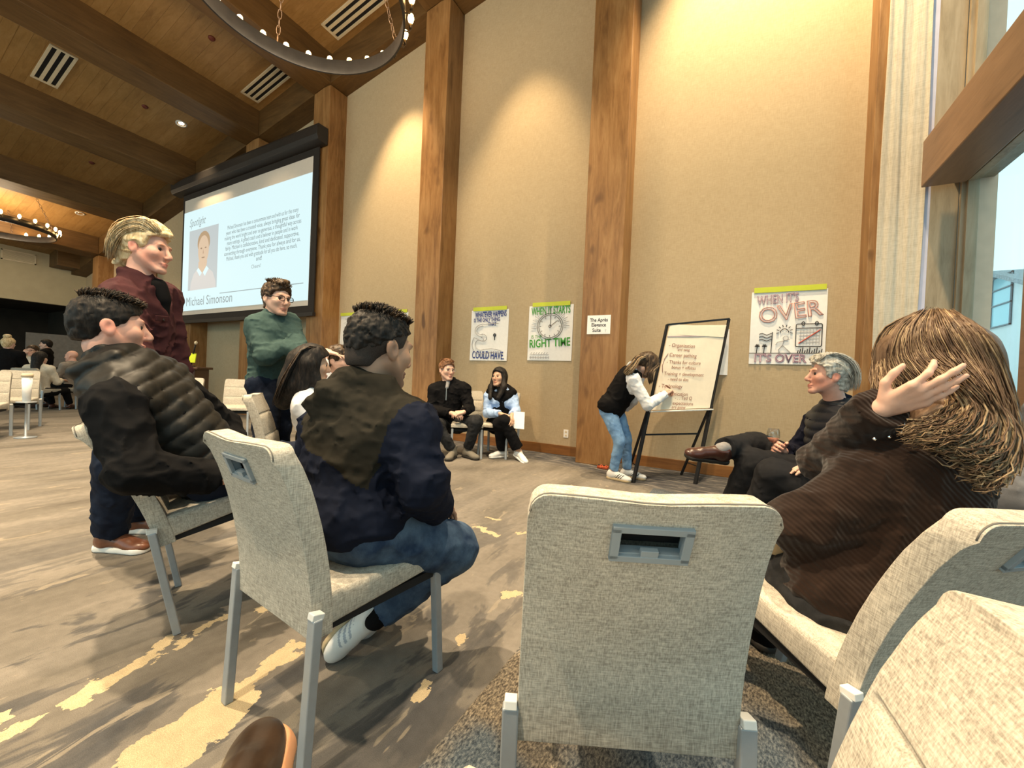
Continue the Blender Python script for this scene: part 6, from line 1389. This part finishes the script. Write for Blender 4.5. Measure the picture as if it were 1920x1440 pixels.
# 13 ---- person in grey by the window, cut by the right edge
f = nrm((-.8, .6, 0)); pel = np.array((1.06, 2.20, .52)); J = dict(pelvis=pel, neck=pel+np.array((.02, -.02, .50)), head=pel+np.array((0, 0, .68)), headR=frame((-.8, .6, 0)), shL=pel+np.array((-.12, -.15, .44)), shR=pel+np.array((.12, .15, .44)), elL=pel+np.array((-.20, -.20, .16)), elR=pel+np.array((.1, .28, .16)), wrL=pel+np.array((-.38, .0, .08)), wrR=pel+np.array((-.2, .24, .08)))
J.update(seated_legs(pel, f)); P = Person('person in grey knit by the window, cut off by the right edge', J, True); P.body(SK_FAIR, .010, hands={'L': dict(d=f, n=(0, 0, -1)), 'R': dict(d=f, n=(0, 0, -1))})
P.garment('grey_knit', cloth('grey_knit', (.17, .18, .20)), P.torso+P.sleeve('R', .93, .01)+P.sleeve('L', .93, .01), .010, .018, disp=folds(10, .008, 2)); P.garment('trousers', C_CHAR, [P.torso[0]]+P.trousers('R')+P.trousers('L'), .012, .008); [P.shoe(q, C_BLACK, S_DSOLE, .010) for q in 'RL']; P.hair(H_BROWN, .016, .004, .009)

# 14-18 ---- people at the far table on the left
tb = at(20, 712, 8.6); TB = empty('round_table', (tb[0], tb[1], 0)); tag(TB, 'round table in a pale cloth behind the row chairs at the far left', 'table')
B().lathe((0, 0, 0), [(.0, .74), (.60, .74), (.61, .72), (.63, .30), (.0, .30)], 36).make('tablecloth', TB, C_CREAM, True); B().lathe((0, 0, 0), [(.0, 0), (.3, 0), (.3, .03), (.04, .05), (.04, .72), (.0, .72)], 16).make('pedestal', TB, M_BLACK, True)
def far_person(label, head, D, facing, top, hairm, skin=SK_FAIR, fem=False, stand=False, style='short', long_=False, up=(0, 0, 1), arm=None, pants=C_TROU, vest=None):
    h = at(head[0], head[1], D); f = nrm((facing[0]*RH+facing[1]*FH)); r = np.cross(f, (0, 0, 1)); n = h-np.array((0, 0, .15))-f*.02; p = n-np.array((0, 0, .50))-f*.0; w = .17 if fem else .19
    J = dict(pelvis=p, neck=n, head=h, headR=frame(f), shL=n-r*w-np.array((0, 0, .06)), shR=n+r*w-np.array((0, 0, .06)))
    for q, s in (('L', -1), ('R', 1)): J['el'+q] = J['sh'+q]+r*s*.05+f*.10-np.array((0, 0, .25)); J['wr'+q] = J['el'+q]+f*.24-r*s*.10+np.array((0, 0, .04))
    if arm: J['elR'] = J['shR']+f*.16+r*.1-np.array((0, 0, .2)); J['wrR'] = h+f*.10+r*.10-np.array((0, 0, .06))
    if stand:
        for q, s in (('L', -1), ('R', 1)): J['hip'+q] = p+r*s*.09; J['an'+q] = np.array((p[0]+r[0]*s*.1, p[1]+r[1]*s*.1, .09)); J['kn'+q] = (J['hip'+q]+J['an'+q])/2+f*.02; J['toe'+q] = f
    else: J.update(seated_legs(p, f))
    P = Person(label, J, fem, group=None); P.body(skin, .011, hands={'L': dict(d=f, n=(0, 0, -1)), 'R': dict(d=f if not arm else nrm(-r+np.array((0, 0, .6))), n=(0, 0, -1) if not arm else -f)})
    P.garment('top', top, P.torso+P.sleeve('R')+P.sleeve('L'), .013, .014, disp=folds(10, .006, 2)); P.garment('trousers', pants, [P.torso[0]]+P.trousers('R')+P.trousers('L'), .014, .008)
    for q in 'RL': P.shoe(q, S_OX, S_DSOLE, .012)
    T = P.H
    if hairm is not None:
        ex = [(cone(T(0, -.07, 0), T(0, -.10, -.22), .08, .07), .04)] if long_ else []
        if style == 'bun': ex = [(ell(T(0, -.03, .155), (.06, .06, .045)), .01)]
        P.hair(hairm, .018, .006, .010, noise=(40, .004), extra=ex, back=-.09 if long_ else -.07)
    if not stand: bx = P.J['pelvis']; place_chair(bx[0], bx[1], math.atan2(-f[0], f[1]), 'banquet chair at the far round table under the '+label.split(' in ')[0].split(' with ')[0].replace('seated ', '')+' there', None)
    return P
far_person('standing person with a blond topknot in a black jacket at the far left edge', (16, 645), 8.2, (-.3, .95), C_BLACK, H_BLOND, stand=True, style='bun')
g_ = far_person('seated woman with glasses in a cream cardigan at the far table', (61, 658), 9.3, (.25, -.97), C_CREAM, H_BROWN, fem=True, arm=True); g_.glasses(M_BLACK, .003)
far_person('seated dark-haired woman in a cream knit, back turned, at the far table', (76, 672), 7.9, (-.25, .97), C_CREAM, H_DARK, fem=True, long_=True)
far_person('standing person in a dark striped top behind the far table', (86, 646), 10.4, (-.7, -.5), C_BLACK, H_DARK, stand=True)
far_person('bald seated man in a grey shirt at the far table', (134, 668), 8.6, (-.93, -.2), cloth('stone_shirt', (.26, .23, .20)), None, skin=SK_ROSY)
bd = at(105, 668, 11.2); fb = empty('whiteboard', (bd[0], bd[1], 0)); tag(fb, 'grey freestanding board behind the far table', 'board'); B().box((-.03, -.55, .8), (.0, .55, 1.7)).make('panel', fb, solid('board_grey', (.22, .20, .18), .7)); [B().box((-.06, s-.02, 0), (.03, s+.02, .82)).make('leg', fb, M_BLACK) for s in (-.45, .45)]

# 19 ---- the photographer's boot
btoe = at(480, 1338, .74); d = nrm(btoe-at(446, 1500, .60)); bt = btoe-d*.235; nb = empty('leather_boot', (bt[0], bt[1], 0)); tag(nb, 'dark brown leather boot with a tan welt at the bottom edge of the photo', 'boot')
class _K: pass
K = _K(); K.root = nb; K.inv = Matrix.Translation(-Vector(nb.location)); K.put = lambda o: (setattr(o, 'matrix_parent_inverse', K.inv), o)[1]
K.J = dict(anR=bt+.05*wd(-.2, -.5, .85), toeR=d, upR=wd(-.30, -.40, .85))
Person.shoe(K, 'R', solid('dark_brown_boot', (.030, .018, .011), .28, 0, .3, 18, bump=.25, bscale=60, spec=.6), solid('tan_welt', (.42, .21, .11), .6), .004, 1.16, tall=True, name='upper', sole_h=.030)
